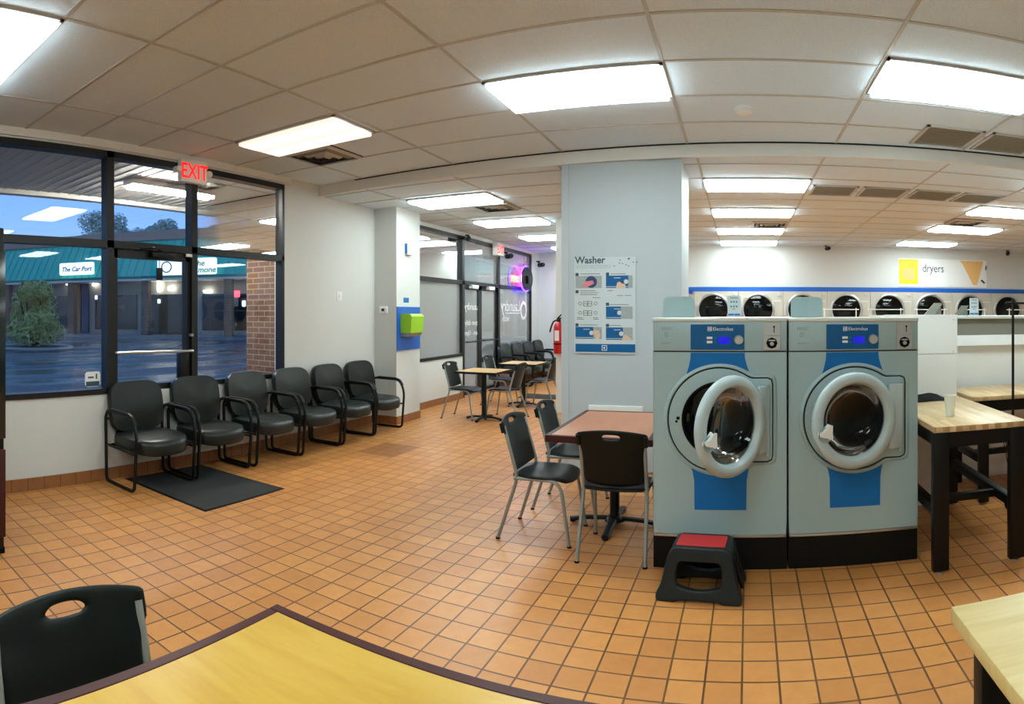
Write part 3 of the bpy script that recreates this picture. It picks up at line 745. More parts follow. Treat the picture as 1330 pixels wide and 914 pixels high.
def make_washer(label, ang):
    t = thing('washing_machine', label, 'washing machine')        # front at y=0 facing -Y
    bm = B(); w = WW
    for q in (((-w, 0), (-w, WD)), ((-w, WD), (w, WD)), ((w, WD), (w, 0))):
        (a, b), (c, d) = q; bm.faces.new([bm.verts.new(v) for v in ((a, b, .2), (c, d, .2), (c, d, 1.5), (a, b, 1.5))])
    bm.faces.new([bm.verts.new(v) for v in ((-w, 0, .2), (w, 0, .2), (w, WD, .2), (-w, WD, .2))])
    bmesh.ops.remove_doubles(bm, verts=bm.verts, dist=1e-5); link('cabinet', bm, 'machine', t, smooth=0)
    # front panel with a round opening
    bm = B(); z0, z1 = .215, 1.316; n = NT_; inner = []; mid = []; outer = []
    for k in range(n):
        a = 2 * PI * k / n; c, s = math.cos(a), math.sin(a)
        tx = (w - .001 - DC[0]) / abs(c) if abs(c) > 1e-6 else 9; tz = ((z1 - DC[1]) if s > 0 else (DC[1] - z0)) / abs(s) if abs(s) > 1e-6 else 9
        R = min(tx, tz); outer.append(bm.verts.new((R * c, 0, DC[1] + R * s))); inner.append(bm.verts.new((.225 * c, 0, DC[1] + .225 * s)))
    for k in range(n): bm.faces.new((inner[k], inner[(k + 1) % n], outer[(k + 1) % n], outer[k]))
    for sx in (-1, 1):
        for zz_, other in ((z0, 0), (z1, 1)):
            cv = bm.verts.new((sx * (w - .001), 0, zz_))
            cand = sorted(range(n), key=lambda k: (outer[k].co - cv.co).length)[:2]
            try: bm.faces.new((outer[cand[0]], outer[cand[1]], cv))
            except ValueError: pass
    link('front_panel', bm, 'machine', t, smooth=0)
    bm = B(); box(bm, -w, w, -.003, .02, 1.324, 1.5, .003); link('control_strip', bm, 'machine', t)
    bm = B(); box(bm, -w + .004, w - .004, .002, .03, 1.312, 1.328); link('seam', bm, 'dark', t, smooth=0)
    bm = B(); box(bm, -w - .003, w + .003, -.012, WD, 1.5, WZ, .006); link('top_cover', bm, 'machinetop', t)
    bm = B(); box(bm, -w + .005, w - .005, -.004, .02, .198, .213, .002); link('bottom_trim', bm, 'chrome', t)
    bm = B(); box(bm, -w, w, .012, WD - .03, 0.0, .2); link('plinth', bm, 'blackplastic', t, smooth=0)
    # blue film
    R = .332
    up = [(-.176, 1.313), (.15, 1.313)]; x1 = .184; x0 = -.208
    def arc(xa, xb, sgn): return [(x, DC[1] + sgn * math.sqrt(R * R - x * x)) for x in [xa + (xb - xa) * k / 16 for k in range(17)]]
    pts = [(-.176, 1.313), (-.178, 1.275), (-.187, 1.23)] + arc(-.205, .182, 1) + [(.166, 1.23), (.153, 1.275), (.15, 1.313)]
    bm = B(); prism(bm, pts, (-.003, .002)); link('blue_film', bm, 'blue', t, smooth=0)
    pts = [(-.153, .365), (-.155, .54), (-.163, .59), (-.178, .628)] + arc(-.196, .186, -1) + [(.178, .628), (.170, .59), (.162, .54), (.16, .365)]
    bm = B(); prism(bm, pts, (-.003, .002)); link('blue_film', bm, 'blue', t, smooth=0)
    # embossed surround, groove and recess plate
    n = NT_; bm = B(); L = []
    for off, y in ((.030, 0.0), (.022, -.010), (.010, -.012), (.004, -.004)):
        L.append([bm.verts.new((x, y, z)) for x, z in ring_pts(lambda a: rho(a) + off)])
    for a, b in zip(L, L[1:]):
        for k in range(n): bm.faces.new((a[k], a[(k + 1) % n], b[(k + 1) % n], b[k]))
    link('surround', bm, 'machine', t, smooth=50)
    bm = B(); tube(bm, [(x, -.003, z) for x, z in ring_pts(lambda a: rho(a) + .001)], .0042, 6, True); link('groove_seal', bm, 'rubber', t)
    bm = B(); L = []
    for fn, y in ((lambda a: rho(a) - .001, -.003), (lambda a: max(.232, rho(a) - .012), -.006), (lambda a: .232, -.006), (lambda a: .226, .02)):
        L.append([bm.verts.new((x, y, z)) for x, z in ring_pts(fn)])
    for a, b in zip(L, L[1:]):
        for k in range(n): bm.faces.new((a[k], a[(k + 1) % n], b[(k + 1) % n], b[k]))
    link('recess_plate', bm, 'machine', t, smooth=50)
    bm = B()
    for a in (102, 160, 190, 258): lathe(bm, [(.009, -.005), (.009, -.009), (0, -.0095)], 10, 'Y', (.262 * math.cos(math.radians(a)), 0, DC[1] + .262 * math.sin(math.radians(a))))
    for sx in (-1, 1): lathe(bm, [(.006, 0), (.006, -.004), (0, -.005)], 10, 'Y', (sx * .365, 0, .235))
    link('screw', bm, 'chrome', t)
    bm = B(); lathe(bm, [(.011, -.0062), (.011, -.0075), (0, -.0075)], 12, 'Y', (-.252, 0, DC[1] + .008)); lathe(bm, [(.008, -.0062), (.008, -.0075), (0, -.0075)], 12, 'Y', (-.262, 0, DC[1] - .012)); link('latch_hole', bm, 'rubber', t)
    bm = B(); lathe(bm, [(.231, -.008), (.222, -.016), (.208, -.008), (.204, .03), (.21, .06)], 48, 'Y', (0, 0, DC[1])); link('door_gasket', bm, 'rubber', t, smooth=60)
    bm = B(); lathe(bm, [(.212, .05), (.235, .08), (.24, .42), (.2, .46), (0, .47)], 48, 'Y', (0, 0, DC[1]))
    for k in range(3):
        a = k * 2.094 + .5; box(bm, -.03, .03, .1, .42, .19, .24, .01, 2, Matrix.Translation((0, 0, DC[1])) @ Matrix.Rotation(a, 4, 'Y'))
    link('drum', bm, 'drum', t)
    # control panel
    cp = link('control_panel', prism(B(), rrect(-.176, .149, 1.332, 1.484, .004), (-.008, -.002)), 'bluepanel', t, smooth=0)
    link('display', prism(B(), rrect(-.008, .062, 1.366, 1.410, .003), (-.0105, -.0075)), 'screen', cp, smooth=0)
    bm = B(); lathe(bm, [(.030, -.007), (.030, -.018), (.026, -.024), (.021, -.024), (.019, -.022), (0, -.022)], 28, 'Y', (.115, 0, 1.392)); link('knob', bm, 'chrome', cp)
    for z in (1.378, 1.403):
        link('button', prism(B(), rrect(-.078, -.044, z - .007, z + .007, .003), (-.0105, -.0075)), 'white', cp, smooth=0)
        link('button', prism(B(), rrect(-.034, -.020, z - .007, z + .007, .003), (-.0095, -.0075)), 'blue', cp, smooth=0)
    bm = text_bm('Electrolux', .030, Matrix.Translation((-.042, -.0085, 1.447)) @ FRONT, .0006); link('lettering', bm, 'white', cp, smooth=0)
    bm = B()
    zc, xc = 1.457, -.060
    for a in ((-.013, .013, .009, .013), (-.013, .013, -.013, -.009), (-.013, -.009, -.013, .013), (.009, .013, -.013, .013), (-.009, .001, -.003, .003)): box(bm, xc + a[0], xc + a[1], -.0092, -.0078, zc + a[2], zc + a[3])
    prism(bm, [(xc - .001, zc - .007), (xc + .007, zc - .007), (xc + .007, zc + .007), (xc - .001, zc + .007), (xc + .003, zc)], (-.0092, -.0078))
    link('emblem', bm, 'white', cp, smooth=0)
    # faint instruction print on the left of the strip
    bm = B()
    for i, z in enumerate((1.465, 1.458, 1.451, 1.372, 1.365)): box(bm, -.355, -.355 + (.08, .06, .07, .07, .05)[i], -.0036, -.003, z, z + .002)
    for z in (1.415, 1.432): 
        for q in ((-.335, -.315),): box(bm, q[0], q[1], -.0036, -.003, z - .006, z - .004); box(bm, q[0], q[1], -.0036, -.003, z + .004, z + .006); box(bm, q[0], q[0] + .002, -.0036, -.003, z - .006, z + .006); box(bm, q[1] - .002, q[1], -.0036, -.003, z - .006, z + .006)
    link('printed_instructions', bm, 'grille', t, smooth=0)
    # coin unit
    cu = link('coin_plate', prism(B(), rrect(.265, .363, 1.418, 1.494, .003), (-.008, -.002)), 'chrome', t, smooth=0)
    bm = B(); box(bm, .325, .330, -.0095, -.0075, 1.434, 1.466); lathe(bm, [(.006, -.008), (.006, -.013), (0, -.014)], 10, 'Y', (.327, 0, 1.470)); link('coin_slot', bm, 'rubber', cu)
    cm = link('coin_mechanism', prism(B(), rrect(.265, .363, 1.330, 1.415, .006), (-.014, -.002)), 'chrome', t, smooth=0)
    bm = B(); lathe(bm, [(.034, -.0135), (.034, -.018), (.027, -.018), (.025, -.0145), (0, -.0145)], 8, 'Y', (.314, 0, 1.372)); link('coin_ring', bm, 'rubber', cm)
    bm = B(); lathe(bm, [(.012, -.014), (.012, -.03), (0, -.031)], 14, 'Y', (.314, 0, 1.368)); box(bm, .294, .334, -.022, -.014, 1.384, 1.392); link('coin_slide', bm, 'chrome', cm)
    # raised soap lid on top
    bm = B(); pp = [(-.372, WZ), (-.168, WZ)] + [(x, z) for x, z in rrect(-.372, -.168, WZ, WZ + .132, .03) if z > WZ + .05][::1]
    pts = [(-.168, WZ)] + [(x, z) for x, z in rrect(-.372, -.168, WZ - .1, WZ + .132, .03) if z > WZ + .05] + [(-.372, WZ)]
    prism(bm, pts, (.225, .237)); link('soap_lid', bm, 'machine', t, smooth=0)
    # door, hinged on the right
    hx = DC[0] + .268; R0 = .315
    bm = B(); lathe(bm, [(.281, 0), (.286, -.010), (.284, -.030), (.277, -.040), (.258, -.046), (.236, -.046), (.226, -.042), (.214, -.016), (.212, 0)], 64, 'Y', (-R0, 0, 0), True)
    box(bm, -R0 + .24, .028, -.03, -.002, -.20, .20, .008)
    dr = link('door', bm, 'machinedoor', t, (hx, -.006, DC[1] + .008), smooth=50); dr.rotation_euler = (0, 0, math.radians(ang))
    bm = B(); lathe(bm, [(.215, -.012), (.206, -.002), (.196, .05), (.165, .09), (.10, .11), (0, .114)], 48, 'Y', (-R0, 0, 0)); link('door_glass', bm, 'glassdark', dr, smooth=60)
    bm = B(); hxx = -R0 - .245 * math.cos(math.radians(14)); hz = -.245 * math.sin(math.radians(14)) + .01
    t2 = bmesh.new(); hp = [(.85 * a_, .85 * b_) for a_, b_ in [(-.036, -.012), (-.034, .004), (-.005, .010), (.018, .036), (.034, .050), (.044, .046), (.042, .0), (.046, -.03), (.034, -.036), (.012, -.024), (-.01, -.02)]]
    prism(t2, hp, (-.078, -.04)); bmesh.ops.bevel(t2, geom=list(t2.edges), offset=.006, segments=2, affect='EDGES'); merge(bm, t2, Matrix.Translation((hxx + .012, 0, hz)))
    link('door_handle', bm, 'white', dr, smooth=60)
    bm = B(); lathe(bm, [(.045, -.0545), (.036, -.048), (0, -.047)], 20, 'Y', (hxx + .02, -.0, hz - .012)); link('grip_recess', bm, 'machine', dr)
    bm = B(); tube(bm, [(hx + .022, -.016, DC[1] - .215), (hx + .022, -.016, DC[1] + .215)], .011, 10)
    for s in (-1, 1): box(bm, hx + .0, hx + .035, -.02, -.004, DC[1] + s * .14 - .03, DC[1] + s * .14 + .03, .004)
    link('hinge', bm, 'machine', t); return t
W1 = make_washer('blue and grey front load washer with its round door standing half open', 49); W1.location = (-.117, 3.67, 0)
W2 = make_washer('blue and grey front load washer with its round door only slightly ajar', 20); W2.location = (.705, 3.67, 0)
for o in (W1, W2): o['group'] = 'blue fronted washers'
# ------------------------------------------------------------------ step stool
t = thing('step_stool', 'charcoal plastic step stool with red grip top in front of the left washer', 'step stool', (-.205, 3.40, 0), math.radians(-5))
def stool_side(s):
    """front or back face: tapered frame with a big opening, as an extruded outline"""
    H = .275; n = 10
    out = [(-.225, .0), (-.228, .03), (-.20, .085), (-.182, .17), (-.166, .235), (-.14, H - .006), (.14, H - .006), (.166, .235), (.182, .17), (.20, .085), (.228, .03), (.225, .0), (.145, .0), (.11, .018), (0, .022), (-.11, .018), (-.145, 0)]
    inn = [(-.128, .075), (-.135, .12), (-.128, .19), (-.105, .212), (.105, .212), (.128, .19), (.135, .12), (.128, .075)] + [(.128 - .256 * k / 8, .075 - .022 * math.sin(PI * k / 8)) for k in range(1, 8)]
    return out, inn
for s, nm in ((-1, 'front'), (1, 'back')):
    out, inn = stool_side(s); bm = B()
    cuo = bpy.data.curves.new('c', 'CURVE'); cuo.dimensions = '2D'; cuo.fill_mode = 'BOTH'; cuo.extrude = .012; cuo.bevel_depth = .008; cuo.bevel_resolution = 2
    for pts in (out, inn):
        pts = [(v.x, v.y) for v in fillet([(x, z, 0) for x, z in pts], .02, 3, True)]
        sp = cuo.splines.new('POLY'); sp.points.add(len(pts) - 1); sp.use_cyclic_u = True
        for p, (x, z) in zip(sp.points, pts): p.co = (x, z, 0, 1)
    ob = bpy.data.objects.new('c', cuo); COL.objects.link(ob); bpy.context.view_layer.update()
    me = bpy.data.meshes.new_from_object(ob.evaluated_get(bpy.context.evaluated_depsgraph_get())); bm.from_mesh(me)
    bpy.data.objects.remove(ob); bpy.data.curves.remove(cuo); bpy.data.meshes.remove(me)
    bmesh.ops.remove_doubles(bm, verts=bm.verts, dist=1e-5)
    for v in bm.verts:
        x, z, y = v.co; zc = max(0, z)
        v.co = Vector((x, y + s * (.098 + .05 * max(0, 1 - zc / .275) ** 1.2), max(z - .0, 0) + .001))
    link('leg_frame', bm, 'stool', t, smooth=45)
bm = B(); box(bm, -.155, .155, -.105, .105, .245, .276, .012, 3); link('step', bm, 'stool', t)
bm = B(); prism(bm, rrect(-.135, .135, -.085, .085, .01), (.274, .280), 'Z'); link('grip_mat', bm, 'red', t)
for s in (-1, 1):
    bm = B(); L = []
    for z, x, yy in ((.268, .150, .09), (.17, .178, .105), (.09, .195, .118), (.03, .215, .13), (.002, .22, .135)):
        L.append([bm.verts.new((s * x, y, z)) for y in (-yy, -yy * .35, yy * .35, yy)])
    for a, b in zip(L, L[1:]):
        for k in range(3):
            if k == 1 and L.index(a) >= 1: continue
            bm.faces.new((a[k], a[k + 1], b[k + 1], b[k]))
    o = link('side_rib', bm, 'stool', t); md = o.modifiers.new('s', 'SOLIDIFY'); md.thickness = .014; md.offset = 0
# ------------------------------------------------------------------ butcher block folding tables
def folding_table(label, x0, x1, y0, y1, h, topm, lx=(.06, .06), legw=.085, group=None, shelf=False):
    cx, cy = (x0 + x1) / 2, (y0 + y1) / 2; w, d = (x1 - x0) / 2, (y1 - y0) / 2
    t = thing('folding_table', label, 'table', (cx, cy, 0), 0, group)
    bm = B(); box(bm, -w, w, -d, d, h - .036, h, .004, 2); link('butcher_block_top', bm, topm, t)
    for sx, o in ((-1, lx[0]), (1, lx[1])):
        for sy in (-1, 1):
            X = sx * (w - o - legw / 2); Yv = sy * (d - .035); bm = B()
            box(bm, X - legw / 2, X + legw / 2, Yv - .025, Yv + .025, .02, h - .036, .004); box(bm, X - legw / 2, X - legw / 2 + .006, Yv - .025, Yv + .06 * -sy + .0, .02, h - .04) if False else None
            link('leg', bm, 'black', t)
            bm = B(); lathe(bm, [(.024, 0), (.024, .012), (.008, .016), (.008, .03)], 14, 'Z', (X, Yv, 0)); link('levelling_foot', bm, 'chrome', t)
    bm = B(); Xl, Xr = -w + lx[0] + legw / 2, w - lx[1] - legw / 2
    for sy in (-1, 1):
        Yv = sy * (d - .04); box(bm, Xl, Xr, Yv - .02, Yv + .02, h - .13, h - .036)
    for X in (Xl, Xr): box(bm, X - .02, X + .02, -d + .1, d - .1, h - .13, h - .036)
    link('apron', bm, 'black', t, smooth=0)
    bm = B()
    for X in (Xl, Xr): box(bm, X - .03, X + .03, -d + .1, d - .1, .33, .39, .004)
    box(bm, Xl, Xr, -d + .30, -d + .34, .33, .38, .003)
    for X in (Xl, Xr): tube(bm, [(X, d - .1, h - .25), (X, d - .35, h - .1)], .02, 8)
    link('stretcher', bm, 'black', t); return t
folding_table('butcher block table with black legs beside the right washer holding a white cup', 1.128, 1.745, 3.40, 4.66, .88, 'butcher', (.0, .015), .10)
folding_table('butcher block table farther back in front of the long white cabinet', 1.83, 3.35, 4.52, 5.2, .88, 'butcher', (.06, .06))
folding_table('pale yellow butcher block table in the bottom right corner', .46, 1.55, -.25, 1.27, .90, 'butchery', (.05, .05))
# cup and dark cloth on the table
cx_, cy_ = U(1234, 540, .88)[:2]
t = thing('paper_cup', 'white paper cup on the butcher block table beside the right washer', 'cup', (cx_, cy_, .88))
bm = B(); lathe(bm, [(0, .002), (.028, 0), (.040, .135), (.0385, .135), (.027, .006), (0, .006)], 28); link('cup_wall', bm, 'cup', t)
bm = B(); tube(bm, [(.040 * math.cos(a), .040 * math.sin(a), .135) for a in [2 * PI * k / 28 for k in range(28)]], .0022, 6, True); link('rim', bm, 'cup', t)
bm = B(); n = 16; g = []
for i in range(n + 1):
    for j in range(n + 1):
        u, v = i / n * 2 - 1, j / n * 2 - 1; r = max(abs(u), abs(v))
        z = (.052 * (1 - r ** 4) * (.65 + .35 * math.sin(5 * u + 2 * v) * math.cos(3 * v)) + .002)
        g.append(bm.verts.new((u * .20 * (1 - .1 * v * v), v * .12 * (1 - .15 * math.sin(3 * u)), max(.002, z))))
for i in range(n):
    for j in range(n): k = i * (n + 1) + j; bm.faces.new((g[k], g[k + 1], g[k + n + 2], g[k + n + 1]))
tag(link('cloth_bag', bm, 'rubber', None, (1.40, 4.50, .88), smooth=80), 'crumpled black cloth bag at the back of the butcher block table behind the cup', 'bag')
# ------------------------------------------------------------------ white end cabinet and long cabinet behind the tables
t = thing('end_cabinet', 'tall white cabinet end panel behind the butcher block table and cup', 'cabinet', (1.445, 4.98, 0))
bm = B(); box(bm, -.30, .31, -.28, .32, .0, 1.535); link('cabinet_body', bm, 'white', t, smooth=0)
bm = B(); box(bm, -.305, .315, -.288, -.28, 1.222, 1.54, .002); link('upper_panel', bm, 'white', t, smooth=0)
bm = B(); box(bm, -.305, .31, -.288, -.28, .10, 1.215, .002); link('lower_panel', bm, 'white', t, smooth=0)
bm = B()
for z in (1.50, 1.24): lathe(bm, [(.006, 0), (.006, -.003), (0, -.004)], 8, 'Y', (.28, -.288, z))
link('screw', bm, 'chrome', t)
t = thing('long_cabinet', 'long low white cabinet with grey upper band behind the farther butcher block table', 'cabinet', (3.1, 5.7, 0))
bm = B(); box(bm, -1.32, 1.6, -.38, .3, 0, 1.28); link('cabinet_body', bm, 'white', t, smooth=0)
bm = B(); box(bm, -1.32, 1.6, -.36, .3, 1.28, 1.50); link('grey_band', bm, 'grille', t, smooth=0)
bm = B(); prism(bm, [(-.43, 1.25), (-.38, 1.25), (-.36, 1.345), (-.40, 1.345)], (-1.32, 1.6), 'X'); link('ledge', bm, 'white', t, smooth=0)
bm = B(); box(bm, -1.33, 1.61, -.40, .32, 1.50, 1.53, .006); link('top_rail', bm, 'machinetop', t)
for i, (px_, w_) in enumerate(((1198, .17), (1210, .17), (1246, .16))):
    x = XY(px_, 5.9); z0 = 1.532
    bm = B(); prism(bm, [(-.06, 0), (.03, 0), (.10, .1), (.03, .1)], (-.012, .012)); prism(bm, [(.0, .0), (.10, .0), (.10, .06), (.04, .06)], (.02, .04))
    if i < 2: x = XY(px_, 5.2); 
    tag(link('soap_flap', bm, 'grille', None, (x, (4.95, 5.2, 5.9)[i], z0 + (.008 if i < 2 else 0)), smooth=0), ('tilted grey soap flap at the left end of the white cabinet top', 'tilted grey soap flap at the right end of the white cabinet top', 'tilted grey soap flap on the long cabinet left of the white card')[i], 'soap flap', 'grey soap flaps')
# standing instruction cards
def card(px0, px1, y, z0, ytop, label):
    x0, x1 = XY(px0, y), XY(px1, y); w = (x1 - x0) / 2; h = Zat((x0 + x1) / 2, y, ytop) - z0
    t = thing('instruction_card', label, 'sign', ((x0 + x1) / 2, y, z0), 0, 'standing instruction cards')
    bm = B(); box(bm, -w, w, 0, .004, 0, h); box(bm, -w, w, -.0, .05, 0, .003); link('card', bm, 'paper', t, smooth=0)
    bm = B(); box(bm, -w * .9, w * -.05, -.0012, 0, .01, h * .14); box(bm, w * .05, w * .9, -.0012, 0, .01, h * .14); link('blue_footer', bm, 'blue', t, smooth=0)
    bm = B()
    for r in range(2):
        for c in range(3): box(bm, (-.55 + .42 * c) * w, (-.35 + .42 * c) * w, -.0012, 0, h * (.45 + .22 * r), h * (.53 + .22 * r))
    box(bm, -.6 * w, .6 * w, -.0012, 0, h * .88, h * .91); box(bm, -.3 * w, .2 * w, -.0012, 0, h * .36, h * .39); link('printed_icons', bm, 'ink', t, smooth=0)
card(945, 962, 4.3, WZ + .002, 384, 'white instruction card standing on the left washer in front of the dryers')
card(1259.5, 1271, 5.7, 1.531, 387, 'white instruction card standing on the long cabinet in front of a dryer')
# ------------------------------------------------------------------ laundry carts
def wire_cart(label, x, y, rail_z, m_rail, m_wire, w=.56, d=.46, group=None, pole_both=True, rz=0.):
    t = thing('laundry_cart', label, 'laundry cart', (x, y, 0), rz, group)
    bm = B(); rr = .011
    tube(bm, [(-w / 2, 0, .16), (-w / 2, 0, rail_z), (-w / 2 + .0, 0, rail_z)], rr, 8)
    tube(bm, [(w / 2, 0, .16), (w / 2, 0, rail_z)], rr, 8)
    link('upright', bm, m_rail, t)
    bm = B(); tube(bm, [(-w / 2 - .06, 0, rail_z - .03), (w / 2 + .06, 0, rail_z - .03)], .009, 8); link('hanging_rail', bm, m_rail, t)
    bm = B(); zt, zb = .66, .28; k_ = .8
    for z, k in ((zt, 1), (zt - .09, .95), (zt - .19, .9), (zb + .09, .85), (zb, k_)):
        tube(bm, [(-w / 2 * k, -d / 2 * k, z), (w / 2 * k, -d / 2 * k, z), (w / 2 * k, d / 2 * k, z), (-w / 2 * k, d / 2 * k, z)], .004 if z not in (zt,) else .007, 6, True, .05)
    N = 9
    for i in range(N + 1):
        u = -1 + 2 * i / N
        for (ax, ay, bx, by) in ((u * w / 2, -d / 2, u * w / 2 * k_, -d / 2 * k_), (u * w / 2, d / 2, u * w / 2 * k_, d / 2 * k_), (-w / 2, u * d / 2, -w / 2 * k_, u * d / 2 * k_), (w / 2, u * d / 2, w / 2 * k_, u * d / 2 * k_)):
            tube(bm, [(ax, ay, zt), (bx, by, zb)], .003, 5)
        tube(bm, [(u * w / 2 * k_, -d / 2 * k_, zb), (u * w / 2 * k_, d / 2 * k_, zb)], .003, 5)
    link('wire_basket', bm, m_wire, t)
    bm = B(); tube(bm, [(-w / 2, -d / 2 * .8, .15), (w / 2, -d / 2 * .8, .15), (w / 2, d / 2 * .8, .15), (-w / 2, d / 2 * .8, .15)], .012, 8, True, .04)
    for sx in (-1, 1): tube(bm, [(sx * w / 2 * .8, 0, .16), (sx * w / 2 * .75, 0, .28)], .01, 6)
    link('base_frame', bm, m_rail, t)
    for sx in (-1, 1):
        for sy in (-1, 1):
            bm = B(); lathe(bm, [(0, -.012), (.05, -.012), (.055, 0), (.05, .012), (0, .012)], 16, 'X', (sx * (w / 2 - .04), sy * d / 2 * .75, .055)); tube(bm, [(sx * (w / 2 - .04), sy * d / 2 * .75, .1), (sx * (w / 2 - .04), sy * d / 2 * .75, .15)], .014, 6); link('caster', bm, 'rubber', t)
    return t
wire_cart('black wire laundry cart with tall pole behind the butcher block table', 2.31, 4.18, 1.66, 'black', 'black', .58, .46)
for i, (a, b) in enumerate(((1071, 1112), (1131, 1170), (1191, 1227), (1249, 1279), (1311, 1345))):
    y = 11.9; x0, x1 = XY(a, y), XY(b, y)
    wire_cart('wire laundry cart with pale rail in front of the dryers, ' + ('first from the left', 'second from the left', 'third from the left', 'fourth from the left', 'at the right edge')[i], (x0 + x1) / 2, y, 1.66, 'white', 'chrome', x1 - x0, .5, 'carts in front of the dryers')
# ------------------------------------------------------------------ dryers
DW = .973
def make_dryer(label):
    t = thing('stack_dryer', label, 'dryer', (0, YB, 0), 0, 'stacked dryers in the back wall'); w = DW / 2 - .003
    bm = B(); box(bm, -w, w, -.03, 0, .10, 1.075, .003); link('lower_panel', bm, 'dryer', t, smooth=0)
    bm = B(); box(bm, -w, w, -.03, 0, 1.08, 2.03, .003); link('upper_panel', bm, 'dryer', t, smooth=0)
    for z, nm in ((1.63, 'upper'), (.62, 'lower')):
        bm = B(); lathe(bm, [(.36, -.03), (.362, -.06), (.345, -.07), (.318, -.062), (.312, -.035)], 48, 'Y', (-.06, 0, z)); link('door_ring', bm, 'chrome', t, smooth=50)
        dg = bm = B(); lathe(bm, [(.318, -.05), (.30, -.058), (0, -.062)], 40, 'Y', (-.06, 0, z)); link('door_glass', bm, 'glassdryer', t, smooth=60)
        bm = B(); lathe(bm, [(.312, -.032), (.0, -.031)], 40, 'Y', (-.06, 0, z)); link('drum_opening', bm, 'dark', t, smooth=0)
        bm = B(); box(bm, .27, .44, -.034, -.03, z + .18, z + .20); box(bm, .44, .446, -.034, -.03, z - .25, z + .20); link('trim_line', bm, 'trimw', t, smooth=0)
    bm = B(); box(bm, .36, .45, -.045, -.03, 1.93, 1.99, .003); link('lint_latch', bm, 'dryer', t); return t
nm8 = ['leftmost dryer, right of the wide pillar', 'second dryer from the left, behind the white card', 'third from the left, behind the right washer soap lid', 'fourth from the left, above the right washer control panel',
       'fifth dryer from the left', 'sixth dryer from the left, below the yellow sign', 'seventh dryer from the left, behind the second white card', 'eighth from the left']
dxs = [XY(p, YB) for p in (925.7, 983, 1037.5, 1091.5, 1147, 1202.5, 1258, 1314)]
base = make_dryer('beige stacked dryer, ' + nm8[0]); 
for i in range(8):
    x = -.56 + DW * i + .06
    if i == 0: base.location = (x, YB - .024, 0)
    else: dup(base, (x, YB - .024, 0), 0, 'beige stacked dryer, ' + nm8[i])
bm = B(); xl = XY(894, YB - .05); box(bm, xl, XR, YB - .05, YB, 2.035, 2.13); box(bm, xl, xl + .09, YB - .05, YB, 1.98, 2.06); struct('trim_7', bm, 'bluetrim', 'blue band above the row of dryers', 'trim')
# dryers sign on the wall
x0, x1 = XY(1167, YB), XY(1281, YB); zt = 2.78; zb = 2.22
t = thing('wall_sign', 'white dryers sign with yellow square above the blue band', 'sign', ((x0 + x1) / 2, YB, 0)); hw = (x1 - x0) / 2
bm = B(); box(bm, -hw, hw, -.02, 0, zb - .06, zt + .02); link('board', bm, 'white', t, smooth=0)
xa, xb = XY(1167.5, YB) - (x0 + x1) / 2, XY(1192, YB) - (x0 + x1) / 2
bm = B(); box(bm, xa, xb, -.024, -.02, zb, zt); link('yellow_square', bm, 'yellow', t, smooth=0)
bm = B(); xm = (xa + xb) / 2; box(bm, xm - .13, xm + .13, -.027, -.024, zb + .1, zb + .34)
for q in (-.08, 0, .08): tube(bm, [(xm + q, -.026, zb + .37), (xm + q + .02, -.026, zb + .41), (xm + q - .01, -.026, zb + .46)], .012, 6)
link('icon', bm, 'orange', t, smooth=0)
bm = text_bm('dryers', .26, Matrix.Translation((XY(1197.5, YB) - (x0 + x1) / 2, -.021, 2.50)) @ FRONT @ Matrix.Diagonal((.78, 1, 1, 1)), .001); link('lettering', bm, 'ink', t, smooth=0)
xq = XY(1246, YB) - (x0 + x1) / 2; xr = XY(1276, YB) - (x0 + x1) / 2
bm = B(); prism(bm, [(xq, zt)] + [(xq + (xr - xq) * (.08 + .5 * k / 8), zt - (zt - zb) * (k / 8) ** .9) for k in range(1, 9)] + [(xq + (xr - xq) * .75, zb), (xr, zt - .05), (xr, zt)], (-.024, -.02)); link('orange_shape', bm, 'orange', t, smooth=0)
bm = B(); tube(bm, [(hw - .02, -.03, zt - .1), (hw - .03, -.03, zt - .2)], .012, 6); tube(bm, [(hw - .14, -.03, zb + .12), (hw - .06, -.03, zb + .05)], .02, 6); link('hanger', bm, 'black', t)
# security cameras
def bullet(loc, rz, label, s=1.):
    t = thing('security_camera', label, 'security camera', loc, rz)
    bm = B(); lathe(bm, [(.04 * s, 0), (.04 * s, .02 * s), (0, .02 * s)], 16); tube(bm, [(0, 0, .0), (0, -.06 * s, -.05 * s)], .012 * s, 8); link('bracket', bm, 'black', t)
    bm = B(); lathe(bm, [(0, -.18 * s), (.036 * s, -.18 * s), (.04 * s, -.17 * s), (.04 * s, -.03 * s), (.03 * s, -.02 * s), (0, -.02 * s)], 16, 'Y', (0, 0, -.06 * s)); link('camera_body', bm, 'black', t)
    bm = B(); lathe(bm, [(0, -.184 * s), (.026 * s, -.184 * s), (.026 * s, -.17 * s)], 14, 'Y', (0, 0, -.06 * s)); link('lens', bm, 'dark', t); return t
bullet((XY(1073, 13.2), 13.25, 3.03), .3, 'small black security camera on the back wall left of the dryers sign')
bullet((XY(1311, 12.9), 13.0, 3.03), -.4, 'black security camera on the back wall right of the dryers sign', 1.2)
bullet((-4.82, 11.95, 2.83), .9, 'black security camera right of the far exit sign', 1.3)
bullet((-4.8, 14.0, 2.8), .9, 'black security camera in the far corner above the glowing sign', 1.3)
bullet((-4.84, 10.1, 2.98), .6, 'small camera at the ceiling above the far double door')
